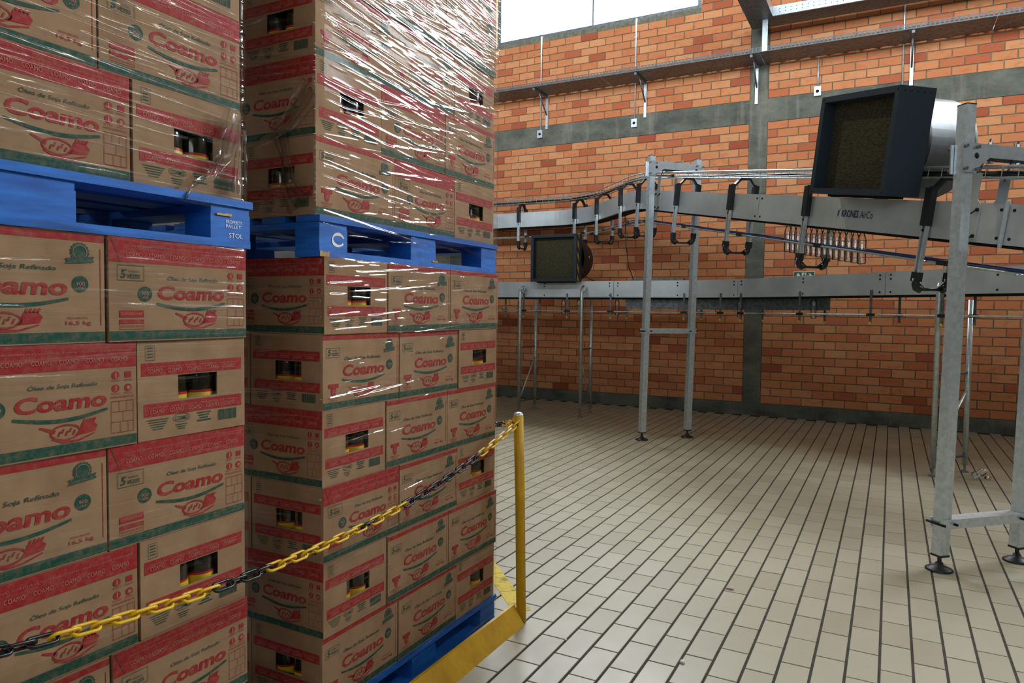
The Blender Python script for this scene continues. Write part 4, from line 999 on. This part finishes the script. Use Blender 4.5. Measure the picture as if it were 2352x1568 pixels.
for a, b in ((-7.0, -4.0), (-4.0, -1.7), (-1.7, 1.0), (1.0, 5.0)):
    mb = MB(); perf_rail(mb, a, b - .004, ty0, TZ, TZ + .066); mb.build('perforated_rail', 'dark_galvanised', wt)
    mb = MB(); perf_rail(mb, a, b - .004, ty1, TZ, TZ + .066, .2); mb.build('back_rail', 'galvanised', wt)
    MB().bb(a, b - .004, ty0, ty1, TZ - .002, TZ).build('tray_bottom', 'old_galvanised', wt)
for i, (x, lb) in enumerate(((-5.14, 'left'), (-3.46, 'middle'), (-1.81, 'column'), (.13, 'right'))):
    br = thing('tray_bracket', {'left': 'strut bracket under the wall tray nearest the pallet stack', 'middle': 'strut bracket under the wall tray below the window edge', 'column': 'strut bracket on the concrete column under the wall tray', 'right': 'strut bracket under the wall tray above the big blower'}[lb], 'bracket', (x, YW, 4.5), 'wall tray brackets')
    MB().bb(x - .02, x + .02, YW - .045, YW - .006, 4.49, TZ - .003).build('wall_channel', 'galvanised', br)
    MB().bb(x - .018, x + .018, ty0 + .03, YW - .01, TZ - .040, TZ - .004).build('arm', 'old_galvanised', br)
    MB().tube([(x, YW - .05, 4.72), (x, ty1 - .28, TZ - .03)], .012, 6).build('brace', 'old_galvanised', br)
def conduit(label, x, z0, z1, box=True):
    c = thing('conduit', label, 'conduit', (x, YW, z0)); MB().tube([(x, YW - .022, z0 + .05), (x, YW - .022, z1)], .0125, 10).build('conduit_pipe', 'galvanised', c)
    if box:
        MB().bb(x - .045, x + .045, YW - .055, YW - .002, z0 - .07, z0 + .055).build('junction_box', 'galvanised', c); MB().lathe((x, YW - .056, z0 - .01), [(.022, 0), (.022, .003), (.001, .004)], 12, Vector((0, -1, 0))).build('knockout', 'dark_gap', c)
    for z in (z0 + .6, z0 + 1.3):
        if z < z1: MB().bb(x - .024, x + .024, YW - .037, YW, z, z + .02).build('pipe_clip', 'galvanised', c)
conduit('vertical conduit with box ending on the beam, nearest the pallets', -5.26, 4.43, SILL)
conduit('vertical conduit with box ending on the beam, under the middle of the window', -3.63, 4.43, SILL)
conduit('short conduit with small box right of the concrete column', -1.0, 4.57, TZ - .02)
conduit('vertical conduit behind the top of the big blower', .03, 4.45, 6.5, False)
# upper L-shaped tray
ut = thing('perforated_cable_tray', 'upper L-shaped cable tray turning above the concrete column', 'cable tray', (-1.7, 10.3, 5.45)); UZ = 5.455
for a, b in ((-1.525, .6), (.6, 4.6)):
    MB().bb(a, b - .003, 10.165, 10.168, UZ, UZ + .13).build('front_rail', 'galvanised', ut)
MB().bb(-1.85, 4.6, 10.52, 10.523, UZ, UZ + .13).build('back_rail', 'galvanised', ut)
MB().bb(-1.85, -1.847, 5.5, 10.52, UZ, UZ + .13).build('outer_rail', 'galvanised', ut); MB().bb(-1.528, -1.525, 5.5, 10.168, UZ, UZ + .13).build('inner_rail', 'galvanised', ut)
MB().bb(-1.847, 4.6, 10.168, 10.52, UZ - .002, UZ).build('tray_bottom', 'old_galvanised', ut); MB().bb(-1.847, -1.528, 5.5, 10.168, UZ - .002, UZ).build('tray_bottom', 'old_galvanised', ut)
MB().bb(-1.525, 4.6, 10.150, 10.165, UZ + .0, UZ + .012).build('rail_lip', 'galvanised', ut)
mb = MB()
for i in range(28): 
    for zz in (.045, .09): mb.lathe((-1.44 + i * .07, 10.1648, UZ + zz), [(.006, 0), (.006, .0006), (.0005, .0008)], 6, Vector((0, -1, 0)))
tag(mb.build('dark_punch_disc', 'dark_gap', ut), kind='stuff')  # black discs on the rail, painting the dark of punched openings
MB().bb(-1.665, -1.595, 10.225, 10.245, TZ + .0, UZ - .002).build('stand_off', 'galvanised', ut)
# exit sign
sg = thing('exit_sign', 'small green emergency exit sign with running figure and arrow on the brick wall', 'sign', (-1.1, YW, 1.97))
sx0, sx1, sz0, sz1 = -1.245, -.965, 1.945, 2.085
MB().bb(sx0, sx1, YW - .010, YW - .004, sz0, sz1).build('sign_plate', 'sign_cream', sg)
P = Print(); W_, H_ = sx1 - sx0, sz1 - sz0
P.rect(.008, W_ - .008, .008, H_ - .008, 'sign_green', 1)
P.poly([(.020, .020), (.070, .020), (.095, .060), (.075, .110), (.055, .115), (.020, .070)], 'sign_cream', 2); P.line([(.02, .095), (.085, .03)], .012, 'sign_green', 3)
P.rect(.108, .168, .018, .122, 'sign_cream', 2)
P.poly(circle(.146, .108, .008, 10), 'sign_green', 3); P.line([(.142, .097), (.134, .066)], .014, 'sign_green', 3); P.line([(.134, .066), (.150, .048), (.146, .028)], .007, 'sign_green', 3); P.line([(.134, .066), (.124, .044), (.112, .040)], .007, 'sign_green', 3); P.line([(.141, .092), (.156, .080), (.164, .086)], .006, 'sign_green', 3); P.line([(.141, .092), (.126, .088), (.120, .074)], .006, 'sign_green', 3)
P.poly([(.178, .058), (.212, .058), (.200, .030), (.218, .030), (.262 - .006, .070), (.218, .110), (.200, .110), (.212, .082), (.178, .082)], 'sign_cream', 2)
link('sign_pictogram', P.mesh('sign_pictogram', lambda u, v, d: Vector((sx0 + u, YW - .010 - d, sz0 + v)) - Vector(sg['_o'])), sg)

# ------------------------------------------------------------------ litter on the floor
cb = thing('crushed_bottle', 'crumpled clear plastic bottle lying on the tiles behind the big post', 'bottle', (.73, 7.66, .0))
mb = MB(); rr = random.Random(5); pr = [(.002, 0), (.030, .004), (.034, .03), (.024, .055), (.033, .085), (.026, .11), (.014, .13), (.014, .15)]
ax = Vector((.8, .5, .35)).normalized(); mb.lathe((.70, 7.64, .036), pr, 14, ax)
for v in mb.v: v += Vector((rr.uniform(-.006, .006), rr.uniform(-.006, .006), rr.uniform(-.004, .006))); v.z = max(v.z, .001)
mb.build('bottle_body', 'pet', cb); MB().tube([(.80, 7.70, .02), (.84, 7.73, .012)], .014, 10).build('bottle_neck', 'pet', cb)
cp = MB().lathe((-.743, 2.973, 0), [(.001, .001), (.010, .001), (.011, .006), (.008, .011), (.001, .012)], 12); tag(cp.build('bottle_cap', 'white_paint'), 'tiny white bottle cap lying on a tile in the foreground', 'cap')
cp = MB().lathe((-1.262, 2.92, 0), [(.001, .001), (.006, .001), (.006, .004), (.001, .006)], 8); tag(cp.build('plastic_crumb', 'white_paint'), 'white plastic crumb on a tile joint near the kerb', 'litter')
cp = MB(); cp.add([(-.727 + .022 * math.cos(a * .7) * (1 + .3 * (a % 2)), 3.903 + .016 * math.sin(a * .7), .0007) for a in range(9)], [tuple(range(9))]); tag(cp.build('floor_stain', 'rust'), 'small dark brown stain on a floor tile', 'stain')
for o in THINGS: del o['_o']
